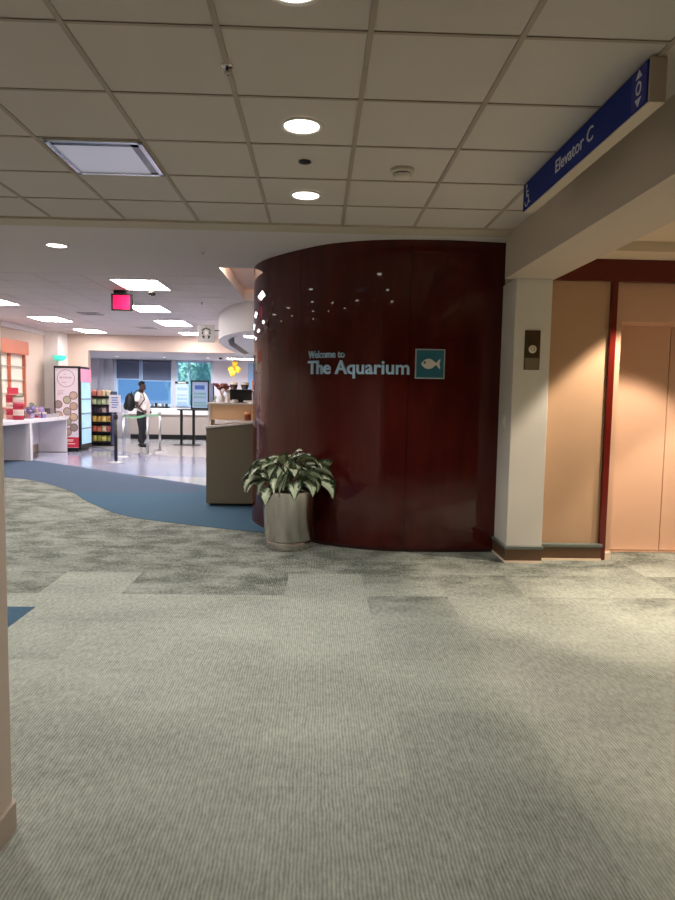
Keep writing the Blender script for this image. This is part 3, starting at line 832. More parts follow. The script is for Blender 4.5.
BX(EX - 0.03, EX + 0.0, EY - 0.01, EY + 0.01, zc + 0.12, ZS - 0.05).build('stem', M_black, t)
lay_text('EXIT', lambda u, v, w: (EX - 0.095 + u, EY - 0.0236 - w, zc - 0.05 + v), 0.185, 0.10, 0.001, mat('exit_letter', (196, 10, 56), 0.4, emit=(255, 30, 90), estr=0.55), t, bold=0.0)
for x, lb in ((-6.0, 'small downlight added to brighten the window bay, above the snack rack'), (-4.6, 'small downlight added to brighten the window bay, above the man in white'), (-3.3, 'small downlight added to brighten the window bay, above the framed poster')):
    downlight(x, 20.2, 2.555, lb, 0.07)  # extra fixtures and their spots, added to lift the dim window bay
    spot('downlight_lamp', (x, 20.2, 2.535), 150, 165, 0.4, (0.96, 0.97, 1.0))
# curved bulkhead over the coffee bar
arc = catmull([(1.7, 10.65), (-0.4, 10.62), (-1.1, 10.75), (-1.55, 11.5), (-1.85, 12.6), (-2.0, 14.0), (-2.05, 17.6)], 12)
inn = [(1.7, 10.8), (-0.36, 10.78), (-1.0, 10.9), (-1.42, 11.6), (-1.7, 12.7), (-1.85, 14.0), (-1.9, 17.6)]
M_drum = mat('bulkhead_pale_grey', (206, 204, 204), 0.6)
struct('trim_curved_bulkhead', MB().prism(arc + list(reversed(inn)), 2.50, ZS - 0.001), M_drum)
struct('ceiling_bar', MB().prism([(p[0] + 0.1, p[1] + 0.1) for p in inn[1:]] + [(1.7, 17.6), (1.7, 10.9)], 2.56, 2.6), M_drum)
def linear_light(x, y, w, l, z, label):
    t = thing('linear_light', label, 'ceiling light', (x, y, z))
    BX(x - w / 2 - .015, x + w / 2 + .015, y - l / 2 - .015, y + l / 2 + .015, z - 0.010, z, bev=0.003).build('frame', M_white, t)
    BX(x - w / 2, x + w / 2, y - l / 2, y + l / 2, z - 0.014, z - 0.010).build('lens', M_troff, t)
linear_light(-1.0, 12.4, 0.7, 0.3, 2.56, 'bright strip light under the curved bulkhead above the coffee bar')
linear_light(-2.35, 20.3, 0.75, 0.4, 2.555, 'bright strip light under the low ceiling of the window bay')
MB().lathe([(0.05, 0.0), (0.05, -0.02), (0.035, -0.04), (0.001, -0.045)], -2.9, 20.0, 2.555, 20, cap=False).build('ceiling_speaker', M_black, None, (-2.9, 20.0, 2.555))
tag(bpy.context.scene.objects['ceiling_speaker'], 'tiny dark dome under the window bay ceiling left of the strip light', 'camera')
t = thing('cove_strip_light', 'warm strip light tucked inside the raised ceiling recess above the counter', 'ceiling light', (-0.9, 7.98, ZS + 0.1))
BX(-1.15, -0.3, 7.951, 7.965, ZS + 0.085, ZS + 0.15).build('channel', M_trim, t)
BX(-1.14, -0.31, 7.965, 7.972, ZS + 0.09, ZS + 0.145).build('diffuser', mat('warm_strip', (255, 255, 255), 0.5, emit=(255, 226, 202), estr=110), t)
# hanging logo sign
LX, LY = -2.09, 12.6
t = thing('hanging_logo_sign', 'square grey sign with a round black emblem hanging from the curved bulkhead', 'sign', (LX, LY, 2.6))
BX(LX - 0.155, LX + 0.155, LY - 0.015, LY + 0.015, 2.445, 2.765, bev=0.004).build('panel', mat('sign_grey', (172, 168, 164), 0.5), t)
BX(LX + 0.10, LX + 0.32, LY - 0.01, LY + 0.01, 2.655, 2.675).build('bracket', M_blackmetal, t)
b = MB(); yf = LY - 0.017
def L_(pts): b.plate([(LX + u, yf, 2.605 + v) for u, v in pts], (0, 0.002, 0))
for sg in (-1, 1):       # waves of hair falling on both sides, dark
    L_([(sg * u, v) for u, v in ((0.015, 0.105), (0.05, 0.095), (0.085, 0.07), (0.09, 0.045), (0.06, 0.06), (0.035, 0.075), (0.015, 0.08))])
    L_([(sg * u, v) for u, v in ((0.05, 0.05), (0.075, 0.035), (0.085, 0.0), (0.065, -0.02), (0.055, 0.01))])
    L_([(sg * u, v) for u, v in ((0.04, -0.03), (0.075, -0.04), (0.065, -0.075), (0.035, -0.10), (0.03, -0.06))])
    L_([(sg * u, v) for u, v in ((0.012, 0.0), (0.03, -0.01), (0.026, -0.03), (0.012, -0.02))])
L_([(-0.012, 0.115), (0.012, 0.115), (0.012, 0.085), (-0.012, 0.085)])
b.build('emblem', mat('emblem_black', (26, 26, 26), 0.5), t)
b = MB(); 
b.plate([(LX + 0.032 * math.cos(a), yf - 0.001, 2.62 + 0.045 * math.sin(a)) for a in [2 * PI * i / 24 for i in range(24)]], (0, 0.001, 0))
b.build('emblem_face', mat('emblem_pale', (214, 210, 204), 0.5), t)

# ------------------------------------------------------------------ left wall display niche
M_or = mat('orange_wood', (186, 106, 78), 0.45, vary=0.06)
t = thing('display_case', 'orange wood wall display case with lit glass shelves on the left wall', 'display case', (-6.80, 14.6, 1.1))
f = MB()
f.box(-6.845, -6.70, 13.4, 15.72, 2.30, 2.60); f.box(-6.845, -6.77, 15.67, 15.72, 1.12, 2.30); f.box(-6.845, -6.77, 14.92, 14.97, 1.12, 2.30); f.box(-6.845, -6.77, 13.4, 13.45, 1.12, 2.30)
f.box(-6.845, -6.77, 13.4, 15.72, 1.08, 1.12)
f.build('frame', M_or, t)
BX(-6.847, -6.835, 13.45, 15.67, 1.12, 2.30).build('back_panel', mat('case_cream', (226, 214, 200), 0.5, emit=(255, 236, 215), estr=0.06), t)
for z in (1.42, 1.72, 2.02): BX(-6.835, -6.775, 13.45, 15.67, z, z + 0.012).build('shelf', mat('shelf_glass', (214, 226, 220), 0.1, alpha=0.6), t)

# ------------------------------------------------------------------ merchandise table
M_tab = mat('white_laminate', (226, 222, 226), 0.4)
t = thing('merchandise_table', 'long white laminate table with panel legs against the left wall', 'table', (-6.4, 14.0, 0))
BX(-6.79, -6.06, 11.6, 16.42, 0.80, 0.88, bev=0.006).build('tabletop', M_tab, t)
for y in (11.8, 14.2, 16.34): BX(-6.78, -6.10, y, y + 0.06, 0.012, 0.80).build('panel_leg', M_tab, t)
BX(-6.79, -6.76, 11.66, 16.4, 0.2, 0.80).build('back_panel', M_tab, t)
for y in (14.2,): BX(-6.17, -6.05, y - 0.012, y + 0.10, 0.0, 0.80).build('corner_post', M_tab, t)
for y in (11.8, 16.34): BX(-6.78, -6.12, y + 0.005, y + 0.055, 0.0, 0.012).build('foot', M_black, t)
# tins
def tin(x, y, z, r, h, col, lid, label):
    t = thing('gift_tin', label, 'tin', (x, y, z), 'gift tins on the white table')
    MB().lathe([(r, 0), (r, h * 0.72), (r * 0.97, h * 0.74)], x, y, z, 28).build('body', col, t)
    MB().lathe([(r * 1.03, h * 0.72), (r * 1.03, h * 0.97), (r, h)], x, y, z, 28).build('lid', lid, t)
Mr = mat('tin_red', (186, 44, 70), 0.35); Mc = mat('tin_cream', (228, 214, 204), 0.4); Mg = mat('tin_green', (120, 128, 96), 0.45); Mpk = mat('tin_pink', (222, 150, 152), 0.4)
names = ['lowest', 'second', 'third', 'top']
z = 0.88
for i, (c, l) in enumerate(((Mr, Mc), (Mc, Mr), (Mr, Mpk), (Mc, Mg))):
    tin(-6.19, 13.98, z, 0.105, 0.125, c, l, '%s round red and cream tin of the front stack on the white table' % names[i]); z += 0.125
z = 0.88
for i, (c, l) in enumerate(((Mpk, Mr), (Mr, Mc), (Mc, Mr), (Mr, Mr))):
    tin(-6.42, 14.17, z, 0.10, 0.13, c, l, '%s round tin of the rear stack under the red card on the table' % names[i]); z += 0.13
t = thing('sign_card', 'small red card standing on top of the rear tin stack', 'sign card', (-6.38, 14.15, z))
BX(-6.49, -6.26, 14.14, 14.152, z + 0.012, z + 0.145).build('card', mat('card_red', (206, 60, 86), 0.5), t)
BX(-6.45, -6.30, 14.11, 14.18, z, z + 0.012).build('foot', Mc, t)
# wrapped bouquets
def bouquet(x, y, z, cols, label, seed):
    q = random.Random(seed)
    t = thing('wrapped_bouquet', label, 'bouquet', (x, y, z), 'wrapped bouquets on the white table')
    MB().lathe([(0.04, 0.0), (0.05, 0.04), (0.07, 0.10), (0.085, 0.12), (0.078, 0.11), (0.04, 0.05), (0.001, 0.04)], x, y, z, 18, cap=False).build('wrap', mat('wrap_lilac', (176, 164, 196), 0.3), t)
    for ci, col in enumerate(cols):
        b = MB()
        for i in range(14):
            a = q.uniform(0, 2 * PI); r = q.uniform(0, 0.12)
            b.ball((x + r * math.cos(a), y + r * math.sin(a), z + 0.13 + q.uniform(0, 0.2) - r * 0.4), q.uniform(0.022, 0.04), 8, sz=0.8)
        b.build('flowers' if ci == 0 else 'greenery', col, t)
    s_ = MB()
    for i in range(6):
        a = q.uniform(0, 2 * PI); s_.tube([(x, y, z + 0.03), (x + 0.08 * math.cos(a), y + 0.08 * math.sin(a), z + 0.22)], 0.005, 6)
    s_.build('stems', M_stem, t)
Mli = mat('lilac_petal', (150, 136, 190), 0.6); Mgr = mat('foliage_grey_green', (128, 148, 112), 0.6); Mdk = mat('dark_petal', (74, 60, 72), 0.6)
bouquet(-6.48, 14.62, 0.88, (Mgr, Mdk), 'green and dark wrapped bouquet just right of the tin stacks', 1)
bouquet(-6.20, 14.66, 0.88, (Mli, Mgr), 'lilac wrapped bouquet at the front edge of the white table', 2)
bouquet(-6.33, 14.92, 0.88, (Mli, Mdk), 'lilac and dark wrapped bouquet behind the others near the tray', 4)
for x, y, w_, h_, m_, lb in ((-6.52, 15.06, 0.14, 0.16, Mpk, 'small pink gift box at the back of the white table'), (-6.12, 15.02, 0.12, 0.13, Mli, 'small lilac gift box at the front edge of the white table'), (-6.34, 15.22, 0.13, 0.10, Mr, 'low red gift box just before the grey display tray')):
    t = thing('gift_box', lb, 'box', (x, y, 0.88), 'gift boxes on the white table')
    BX(x - w_ / 2, x + w_ / 2, y - 0.05, y + 0.05, 0.88, 0.88 + h_ * 0.75, bev=0.004).build('box', m_, t)
    BX(x - w_ / 2 - 0.006, x + w_ / 2 + 0.006, y - 0.056, y + 0.056, 0.88 + h_ * 0.75, 0.88 + h_, bev=0.004).build('lid', Mc, t)
    BX(x - 0.012, x + 0.012, y - 0.058, y + 0.058, 0.881, 0.882 + h_).build('ribbon', Mdk, t)
# tray of pouches
t = thing('display_tray', 'shallow grey display tray at the far end of the white table', 'tray', (-6.42, 15.55, 0.88))
b = MB(); b.box(-6.74, -6.10, 15.3, 15.9, 0.88, 0.895)
for a in ((-6.74, -6.725, 15.3, 15.9), (-6.115, -6.10, 15.3, 15.9), (-6.725, -6.115, 15.3, 15.315), (-6.725, -6.115, 15.885, 15.9)): b.box(a[0], a[1], a[2], a[3], 0.895, 0.965)
b.build('tray', mat('tray_grey', (178, 172, 176), 0.4), t)
def pillow(name, x, y, z, w, h, d, m, label, cat, group, rot=0.0, tilt=0.0):
    """pillow-shaped flat bag standing up, sealed at top and bottom"""
    n = 8; bm = bmesh.new(); sides = []
    for sg in (-1, 1):
        g_ = [[None] * (n + 1) for _ in range(n + 1)]
        for i in range(n + 1):
            for j in range(n + 1):
                u, v = i / n * 2 - 1, j / n * 2 - 1
                t_ = max(0, (1 - u ** 4)) * max(0, (1 - abs(v) ** 5))
                k_ = 1 - 0.05 * (1 - v * v)
                g_[i][j] = bm.verts.new((u * w / 2 * k_, sg * d / 2 * t_ ** 0.6, (v + 1) * h / 2))
        for i in range(n):
            for j in range(n):
                q = (g_[i][j], g_[i + 1][j], g_[i + 1][j + 1], g_[i][j + 1])
                f = bm.faces.new(q if sg < 0 else q[::-1]); f.smooth = True
    bmesh.ops.remove_doubles(bm, verts=bm.verts, dist=1e-5)
    bmesh.ops.rotate(bm, cent=(0, 0, 0), matrix=RX(tilt), verts=bm.verts)
    bmesh.ops.rotate(bm, cent=(0, 0, 0), matrix=RZ(rot), verts=bm.verts)
    me = bpy.data.meshes.new(name); bm.to_mesh(me); bm.free(); me.materials.append(m)
    o = bpy.data.objects.new(name, me); C.objects.link(o); o.location = (x, y, z)
    return tag(o, label, cat, group)
for i, nm in enumerate(('leftmost', 'second from left', 'third from left', 'rightmost')):
    pillow('pouch', -6.64 + i * 0.135, 15.55 + 0.03 * (i % 2), 0.897, 0.13, 0.22 - 0.03 * (i % 2), 0.07, (Mli, Mpk, Mli, Mdk)[i],
           '%s small pouch standing in the grey display tray' % nm, 'pouch', 'pouches in the display tray', 0.1 * (i - 1.5))

# ------------------------------------------------------------------ drink cooler
KX0, KX1, KY0, KY1, KH = -6.44, -5.80, 16.5, 17.3, 2.10
t = thing('drink_cooler', 'tall drink cooler with round food pictures on its pink side', 'cooler', (-6.12, 16.9, 0))
b = MB(); b.box(KX0, KX1 - 0.05, KY0 + 0.012, KY1, 0.06, KH); b.build('cabinet', M_black, t)
BX(KX0 + 0.03, KX1 - 0.06, KY0 + 0.006, KY0 + 0.012, 0.10, KH - 0.05).build('side_graphic', mat('side_pale_pink', (226, 216, 224), 0.4), t)
b = MB(); b.box(KX0, KX0 + 0.028, KY0, KY0 + 0.012, 0.06, KH); b.box(KX1 - 0.06, KX1, KY0, KY0 + 0.03, 0.06, KH); b.box(KX0, KX1, KY0, KY0 + 0.012, KH - 0.05, KH)
b.build('edge_frame', M_black, t)
BX(KX0 + 0.02, KX1 - 0.08, KY0 + 0.03, KY1 - 0.03, 0.0, 0.06).build('plinth', M_black, t)
yg = KY0 + 0.0045
def disc(mb, x, z, r, y, d=0.0015, n=26): mb.plate([(x + r * math.cos(2 * PI * i / n), y, z + r * math.sin(2 * PI * i / n)) for i in range(n)], (0, d, 0)); return mb
b = MB(); n = 40; cx, cz = -6.15, 1.80
for i in range(n):
    a0, a1 = 2 * PI * i / n, 2 * PI * (i + 1) / n
    b.plate([(cx + 0.215 * math.cos(a0), yg, cz + 0.215 * math.sin(a0)), (cx + 0.215 * math.cos(a1), yg, cz + 0.215 * math.sin(a1)),
             (cx + 0.200 * math.cos(a1), yg, cz + 0.200 * math.sin(a1)), (cx + 0.200 * math.cos(a0), yg, cz + 0.200 * math.sin(a0))], (0, 0.0015, 0))
b.build('ring_logo', mat('logo_mauve', (170, 134, 152), 0.5), t)
b = MB()
for (dx, dz, w_, h_) in ((-0.12, 0.02, 0.055, 0.045), (-0.05, 0.02, 0.03, 0.04), (-0.008, 0.02, 0.03, 0.04), (0.035, 0.02, 0.03, 0.04), (0.08, 0.02, 0.03, 0.04), (0.12, 0.02, 0.03, 0.04), (-0.05, -0.1, 0.1, 0.016), (-0.03, 0.1, 0.06, 0.014)):
    b.plate([(cx + dx - w_ / 2, yg, cz + dz - h_ / 2), (cx + dx + w_ / 2, yg, cz + dz - h_ / 2), (cx + dx + w_ / 2, yg, cz + dz + h_ / 2), (cx + dx - w_ / 2, yg, cz + dz + h_ / 2)], (0, 0.0015, 0))
for dz, w_ in ((-0.31, 0.17), (-0.345, 0.13), (-0.38, 0.15), (-0.41, 0.08)):
    b.plate([(-6.36, yg, cz + dz), (-6.36 + w_, yg, cz + dz), (-6.36 + w_, yg, cz + dz + 0.014), (-6.36, yg, cz + dz + 0.014)], (0, 0.0015, 0))
b.build('printed_lines', mat('print_mauve', (190, 160, 176), 0.5), t)
Mrim = mat('bowl_rim', (124, 104, 98), 0.5)
foods = [(196, 168, 152), (176, 168, 146), (150, 132, 128), (186, 156, 138), (170, 156, 150), (206, 180, 146)]
sp = [(-5.925, 1.385), (-6.13, 1.275), (-6.345, 1.165), (-5.925, 1.12), (-6.13, 0.995), (-5.925, 0.855), (-6.345, 0.90), (-6.13, 0.74), (-5.925, 0.60), (-6.13, 0.49), (-6.345, 0.64)]
for i, (x, z) in enumerate(sp):
    x = min(x, -5.975)
    o = disc(MB(), x, z, 0.103, yg).build('bowl_picture', Mrim, t)
    disc(MB(), x, z, 0.082, yg - 0.0012, 0.001).build('food', mat('food_%d' % (i % 6), foods[i % 6], 0.6, vary=0.35, vscale=30), o)
BX(-6.30, KX1 - 0.062, yg - 0.0005, yg + 0.0015, 0.11, 0.36).build('red_block', mat('block_red', (206, 44, 66), 0.5), t)
b = MB()
for (x0_, x1_, z_) in ((-6.14, -5.99, 0.285), (-6.14, -6.0, 0.255), (-6.2, -5.95, 0.19)): b.box(x0_, x1_, yg - 0.002, yg - 0.0006, z_, z_ + 0.02)
b.build('white_print', M_white, t)
# front with glass door
BX(KX1 - 0.05, KX1 - 0.004, KY0 + 0.04, KY1, 1.72, KH - 0.06).build('header_panel', mat('header_pink', (222, 140, 168), 0.4, emit=(255, 150, 185), estr=0.2), t)
dr = BX(KX1 - 0.05, KX1 - 0.03, KY0 + 0.04, KY1, 0.18, 1.72).build('glass_door', mat('cooler_glass', (170, 206, 226), 0.08, emit=(176, 222, 248), estr=0.5, vary=0.3, vscale=9), t)
BX(KX1 - 0.05, KX1 + 0.0, KY0 + 0.03, KY0 + 0.055, 0.16, 1.72).build('door_frame', M_black, dr)
for z in (0.55, 0.92, 1.28): BX(KX1 - 0.03, KX1 - 0.02, KY0 + 0.055, KY1, z, z + 0.035).build('shelf_edge', mat('shelf_edge_grey', (120, 150, 170), 0.4), dr)
BX(KX1 - 0.05, KX1 - 0.01, KY0 + 0.04, KY1, 0.06, 0.18).build('kick_grille', M_black, t)
# teal wall lamp
t = thing('teal_wall_lamp', 'shallow teal glowing bowl lamp on the pale pilaster above the cooler', 'lamp', (-6.40, 16.85, 2.25))
b = MB(); b.lathe([(0.16, 0.0), (0.15, -0.06), (0.09, -0.12), (0.001, -0.13)], -6.40, 16.78, 2.36, 28, cap=False); b.build('bowl', mat('teal_glow', (90, 220, 200), 0.3, emit=(60, 225, 200), estr=0.8), t)
MB().lathe([(0.19, 0.0), (0.19, 0.012)], -6.40, 16.78, 2.36, 32).build('shade_plate', M_trim, t)
MB().tube([(-6.40, 16.78, 2.36), (-6.42, 16.95, 2.40)], 0.015, 8).build('arm', M_trim, t)

# ------------------------------------------------------------------ snack rack
RX0, RX1, RY_ = -6.19, -5.60, 18.3
t = thing('snack_rack', 'dark navy snack rack with six tiers of bagged snacks by the cooler', 'rack', (-5.9, 18.5, 0))
M_navy = mat('navy_panel', (30, 38, 84), 0.45)
for x in (RX0, RX1 - 0.03): BX(x, x + 0.03, RY_, RY_ + 0.5, 0.05, 1.48).build('side_panel', M_navy, t)
BX(RX0, RX1, RY_ + 0.48, RY_ + 0.5, 0.05, 1.5).build('back_panel', M_navy, t)
BX(RX0, RX1, RY_ - 0.02, RY_ + 0.5, 0.0, 0.05).build('base', M_black, t)
tiers = [(0.10, 'bottom'), (0.36, 'fifth'), (0.63, 'fourth'), (0.88, 'third'), (1.10, 'second'), (1.33, 'top')]
scol = {'bottom': [(206, 200, 96), (194, 196, 104), (216, 210, 120), (186, 190, 100)], 'fifth': [(206, 104, 84), (222, 140, 104), (226, 200, 176), (200, 110, 96)],
        'fourth': [(238, 200, 110), (232, 184, 92), (244, 214, 140), (226, 176, 90)], 'third': [(74, 62, 78), (102, 82, 92), (196, 178, 178), (88, 72, 86)],
        'second': [(206, 216, 176), (176, 198, 150), (218, 224, 192), (210, 216, 180)], 'top': [(214, 126, 104), (226, 154, 136), (222, 204, 160), (230, 212, 176)]}
cname = {'bottom': 'yellow green', 'fifth': 'red orange', 'fourth': 'golden yellow', 'third': 'dark plum', 'second': 'pale green', 'top': 'red and tan'}
for z, nm in tiers:
    BX(RX0 + 0.03, RX1 - 0.03, RY_ - 0.02, RY_ + 0.48, z, z + 0.015).build('shelf', M_blackmetal, t)
    BX(RX0 + 0.03, RX1 - 0.03, RY_ - 0.03, RY_ - 0.018, z - 0.01, z + 0.045).build('shelf_lip', M_blackmetal, t)
for z, nm in tiers:
    for i, pos in enumerate(('leftmost', 'second from left', 'third from left', 'rightmost')):
        pillow('snack_bag', RX0 + 0.102 + i * 0.129, RY_ + 0.09 + 0.015 * (i % 2), z + 0.017, 0.128, 0.19, 0.07, mat('snack_%s_%d' % (nm, i), scol[nm][i], 0.3, vary=0.25, vscale=25),
               '%s snack bag, %s on the %s tier of the rack' % (cname[nm], pos, nm), 'snack bag', 'snack bags on the rack', 0, 0.12)
# ------------------------------------------------------------------ stanchions
M_pol = mat('polished_chrome', (186, 186, 190), 0.3, 1.0)
M_belt = mat('green_belt', (136, 190, 150), 0.6)
def stanchion(x, y, m, label, r=0.03, group='queue stanchions'):
    t = thing('queue_stanchion', label, 'stanchion', (x, y, 0), group)
    MB().lathe([(0.18, 0.0), (0.18, 0.012), (0.12, 0.024), (0.04, 0.034), (0.001, 0.036)], x, y, 0, 36, cap=False).build('base', M_pol, t)
    MB().lathe([(r, 0.03), (r, 0.93)], x, y, 0, 20).build('post', m, t)
    MB().lathe([(r * 1.25, 0.92), (r * 1.25, 1.0), (r * 0.9, 1.015), (0.001, 1.018)], x, y, 0, 20, cap=False).build('cap', m, t)
    return t
S1 = (-4.25, 14.15); S2 = (-4.45, 15.4); S3 = (-4.05, 16.0); S4 = (-3.97, 16.9)
st1 = stanchion(*S1, M_blackmetal, 'black queue stanchion carrying the white notice, nearest the carpet', 0.036)
st2 = stanchion(*S2, M_pol, 'chrome queue stanchion just behind the black one')
st3 = stanchion(*S3, M_pol, 'chrome queue stanchion directly in front of the man in white')
st4 = stanchion(*S4, M_pol, 'chrome queue stanchion at the far right end of the green belt')
def belt(a, b, par, sag=0.05):
    pts = []
    for i in range(13):
        f = i / 12; pts.append(Vector((a[0] + (b[0] - a[0]) * f, a[1] + (b[1] - a[1]) * f, 0.985 - sag * 4 * f * (1 - f))))
    bm = MB(); d = (Vector((b[0], b[1], 0)) - Vector((a[0], a[1], 0))).normalized(); nr = Vector((-d.y, d.x, 0)) * 0.002
    for p, q in zip(pts, pts[1:]):
        u = Vector((0, 0, 0.055))
        bm.plate([p - u, q - u, q, p], nr)
    bm.build('belt', M_belt, par)
belt((S2[0] + 0.03, S2[1]), (S3[0] - 0.03, S3[1]), st2); belt((S3[0] + 0.01, S3[1] + 0.03), (S4[0], S4[1] - 0.04), st3, 0.03)
t = thing('notice_sign', 'white notice with blue lines in a frame on top of the black stanchion', 'sign', (-4.26, 14.15, 1.02))
BX(-4.38, -4.14, 14.135, 14.15, 1.065, 1.43, bev=0.003).build('board', mat('notice_white', (226, 224, 236), 0.4), t)
BX(-4.275, -4.24, 14.138, 14.16, 1.0185, 1.066).build('clip', M_blackmetal, t)
b = MB()
for i, (a, c) in enumerate(((-4.33, -4.19), (-4.32, -4.2), (-4.34, -4.18), (-4.32, -4.19), (-4.33, -4.22))): b.box(a, c, 14.1325, 14.1345, 1.36 - i * 0.05, 1.38 - i * 0.05)
b.build('printed_lines', mat('notice_blue', (96, 120, 190), 0.5), t)

# ------------------------------------------------------------------ window counter and what stands on it
t = thing('window_counter', 'white topped counter with tan front running under the windows', 'counter', (-4, 21.5, 0))
BX(-6.0, -1.6, 21.3, 21.885, 0.16, 0.80).build('body', mat('counter_tan', (168, 156, 148), 0.5), t)
BX(-6.0, -1.6, 21.25, 21.885, 0.80, 1.0, bev=0.006).build('worktop', M_white, t)
BX(-5.95, -1.65, 21.36, 21.85, 0.0, 0.16).build('toe_kick', M_black, t)
t = thing('condiment_caddy', 'dark caddy of small items on the window counter right of the man', 'caddy', (-5.0, 21.5, 1.0))
BX(-5.35, -4.75, 21.35, 21.6, 1.0, 1.05, bev=0.005).build('tray', M_black, t)
for i in range(5): MB().lathe([(0.04, 0), (0.046, 0.09 + 0.02 * (i % 2))], -5.27 + i * 0.11, 21.47, 1.05, 14).build('pot', (mat('lid_grey', (120, 126, 140), 0.4), M_black, M_white)[i % 3], t)
t = thing('tablet_stand', 'small grey tablet leaning on the window counter beside the caddy', 'tablet', (-5.5, 21.45, 1.0))
BX(-5.6, -5.42, 21.44, 21.455, 1.012, 1.2, rot=RX(-0.3), about=(-5.5, 21.45, 1.012)).build('screen', mat('tablet_grey', (92, 104, 124), 0.2), t)
BX(-5.57, -5.45, 21.42, 21.56, 1.0, 1.012).build('base', M_black, t)
t = thing('hanging_poster', 'white poster hung from a black bar against the window left of the framed one', 'poster', (-4.39, 21.75, 1.1))
BX(-4.60, -4.19, 21.78, 21.786, 1.08, 1.78).build('sheet', mat('poster_white', (186, 206, 236), 0.4), t)
BX(-4.62, -4.19, 21.76, 21.80, 1.79, 1.86, bev=0.004).build('bar', M_black, t)
BX(-4.52, -4.27, 21.757, 21.76, 1.805, 1.845).build('bar_label', M_white, t)
b = MB()
for z_, c in ((1.62, 0.10), (1.42, 0.05), (1.30, 0.08), (1.15, 0.12)): b.box(-4.56, -4.23, 21.777, 21.7795, z_ - c / 2, z_ + c / 2)
b.build('print', mat('poster_print_blue', (150, 176, 206), 0.5, vary=0.35, vscale=14), t)
# black bar table and framed poster
t = thing('bar_table', 'black bar height table with two legs on flat feet before the window counter', 'table', (-3.5, 19.25, 0))
BX(-3.98, -2.75, 19.0, 19.5, 1.0, 1.035, bev=0.004).build('tabletop', M_black, t)
for x in (-3.9, -3.55):
    BX(x - 0.035, x + 0.035, 19.2, 19.27, 0.02, 1.0).build('leg', M_blackmetal, t)
    BX(x - 0.2, x + 0.2, 19.08, 19.4, 0.0, 0.02, bev=0.004).build('foot', M_blackmetal, t)
t = thing('framed_poster', 'black framed blue and white poster standing on the black bar table', 'poster', (-3.38, 19.3, 1.035))
b = MB()
for a in ((-3.64, -3.60, 1.036, 1.86), (-3.16, -3.12, 1.036, 1.86)): b.box(a[0], a[1], 19.28, 19.31, a[2], a[3])
for a in ((1.036, 1.075), (1.82, 1.86)): b.box(-3.6, -3.16, 19.28, 19.31, a[0], a[1])
b.build('frame', M_black, t)
BX(-3.6, -3.16, 19.295, 19.305, 1.075, 1.82).build('sheet', mat('poster_pale_blue', (178, 206, 240), 0.3), t)
b = MB(); b.box(-3.53, -3.25, 19.292, 19.2945, 1.60, 1.72); b.build('blue_title', mat('poster_blue', (72, 116, 200), 0.5), t)
b = MB()
for z_ in (1.48, 1.38, 1.22, 1.14): b.box(-3.56, -3.2, 19.292, 19.2945, z_ - 0.03, z_ + 0.03)
b.build('print', mat('poster_print_teal', (140, 190, 200), 0.5, vary=0.3, vscale=16), t)
t = thing('dark_frame_edge', 'narrow dark framed board standing behind the framed poster', 'board', (-3.1, 19.42, 1.035))
BX(-3.17, -3.03, 19.42, 19.44, 1.036, 1.78, bev=0.003).build('board', mat('board_grey', (160, 160, 184), 0.4), t)
BX(-3.03, -3.0, 19.415, 19.445, 1.036, 1.80).build('edge', M_black, t)

# ------------------------------------------------------------------ front counter
M_taupe = mat('taupe_laminate', (130, 120, 100), 0.45, vary=0.03)
M_peachlam = mat('peach_wood_laminate', (252, 214, 172), 0.4, vary=0.04, vscale=3)
t = thing('service_counter', 'dark taupe service counter with pale raised top beside the curved wall', 'counter', (-1.1, 9.0, 0))
MB().plate([(-1.46, 8.8, 0.04), (-0.74, 8.8, 0.04), (-0.74, 8.8, 1.115), (-1.46, 8.8, 1.035)], (0, 0.6, 0)).build('body', M_taupe, t)
MB().plate([(-1.475, 8.785, 1.036), (-0.74, 8.785, 1.117), (-0.74, 8.785, 1.140), (-1.475, 8.785, 1.062)], (0, 0.63, 0)).build('lower_top', M_white, t)
BX(-1.42, -0.75, 8.88, 9.36, 0.0, 0.04).build('toe_kick', M_black, t)
BX(-1.44, -0.72, 9.06, 9.4, 1.143, 1.345).build('upper_front', M_peachlam, t)
BX(-1.47, -1.44, 9.03, 9.41, 1.064, 1.345).build('end_panel', M_white, t)
BX(-1.48, -0.70, 9.02, 9.6, 1.345, 1.375, bev=0.006).build('raised_top', M_white, t)
ZR = 1.375
t = thing('copper_canister', 'copper brown canister on the lower ledge of the service counter', 'canister', (-0.93, 8.92, 1.145))
MB().lathe([(0.042, 0), (0.045, 0.075), (0.040, 0.08)], -0.93, 8.92, 1.1455, 24).build('body', mat('copper_brown', (150, 78, 44), 0.35, 0.4), t)
MB().lathe([(0.046, 0.08), (0.046, 0.1), (0.02, 0.108), (0.001, 0.109)], -0.93, 8.92, 1.1455, 24, cap=False).build('lid', mat('copper_lid', (226, 170, 120), 0.3, 0.3), t)
t = thing('payment_terminal', 'black register screen seen from behind on the raised counter top', 'register', (-1.05, 9.2, ZR))
BX(-1.205, -0.905, 9.2, 9.235, ZR + 0.035, ZR + 0.185, bev=0.006, rot=RX(0.12)).build('screen', M_black, t)
BX(-1.09, -1.02, 9.21, 9.25, ZR + 0.008, ZR + 0.09).build('neck', M_black, t)
BX(-1.15, -0.96, 9.17, 9.33, ZR, ZR + 0.01, bev=0.003).build('base', M_black, t)
t = thing('pump_bottle', 'small white pump bottle on the raised counter top left of the register', 'bottle', (-1.205, 9.1, ZR))
MB().lathe([(0.028, 0), (0.03, 0.01), (0.03, 0.055), (0.012, 0.075), (0.010, 0.09)], -1.215, 9.1, ZR, 20).build('bottle', M_white, t)
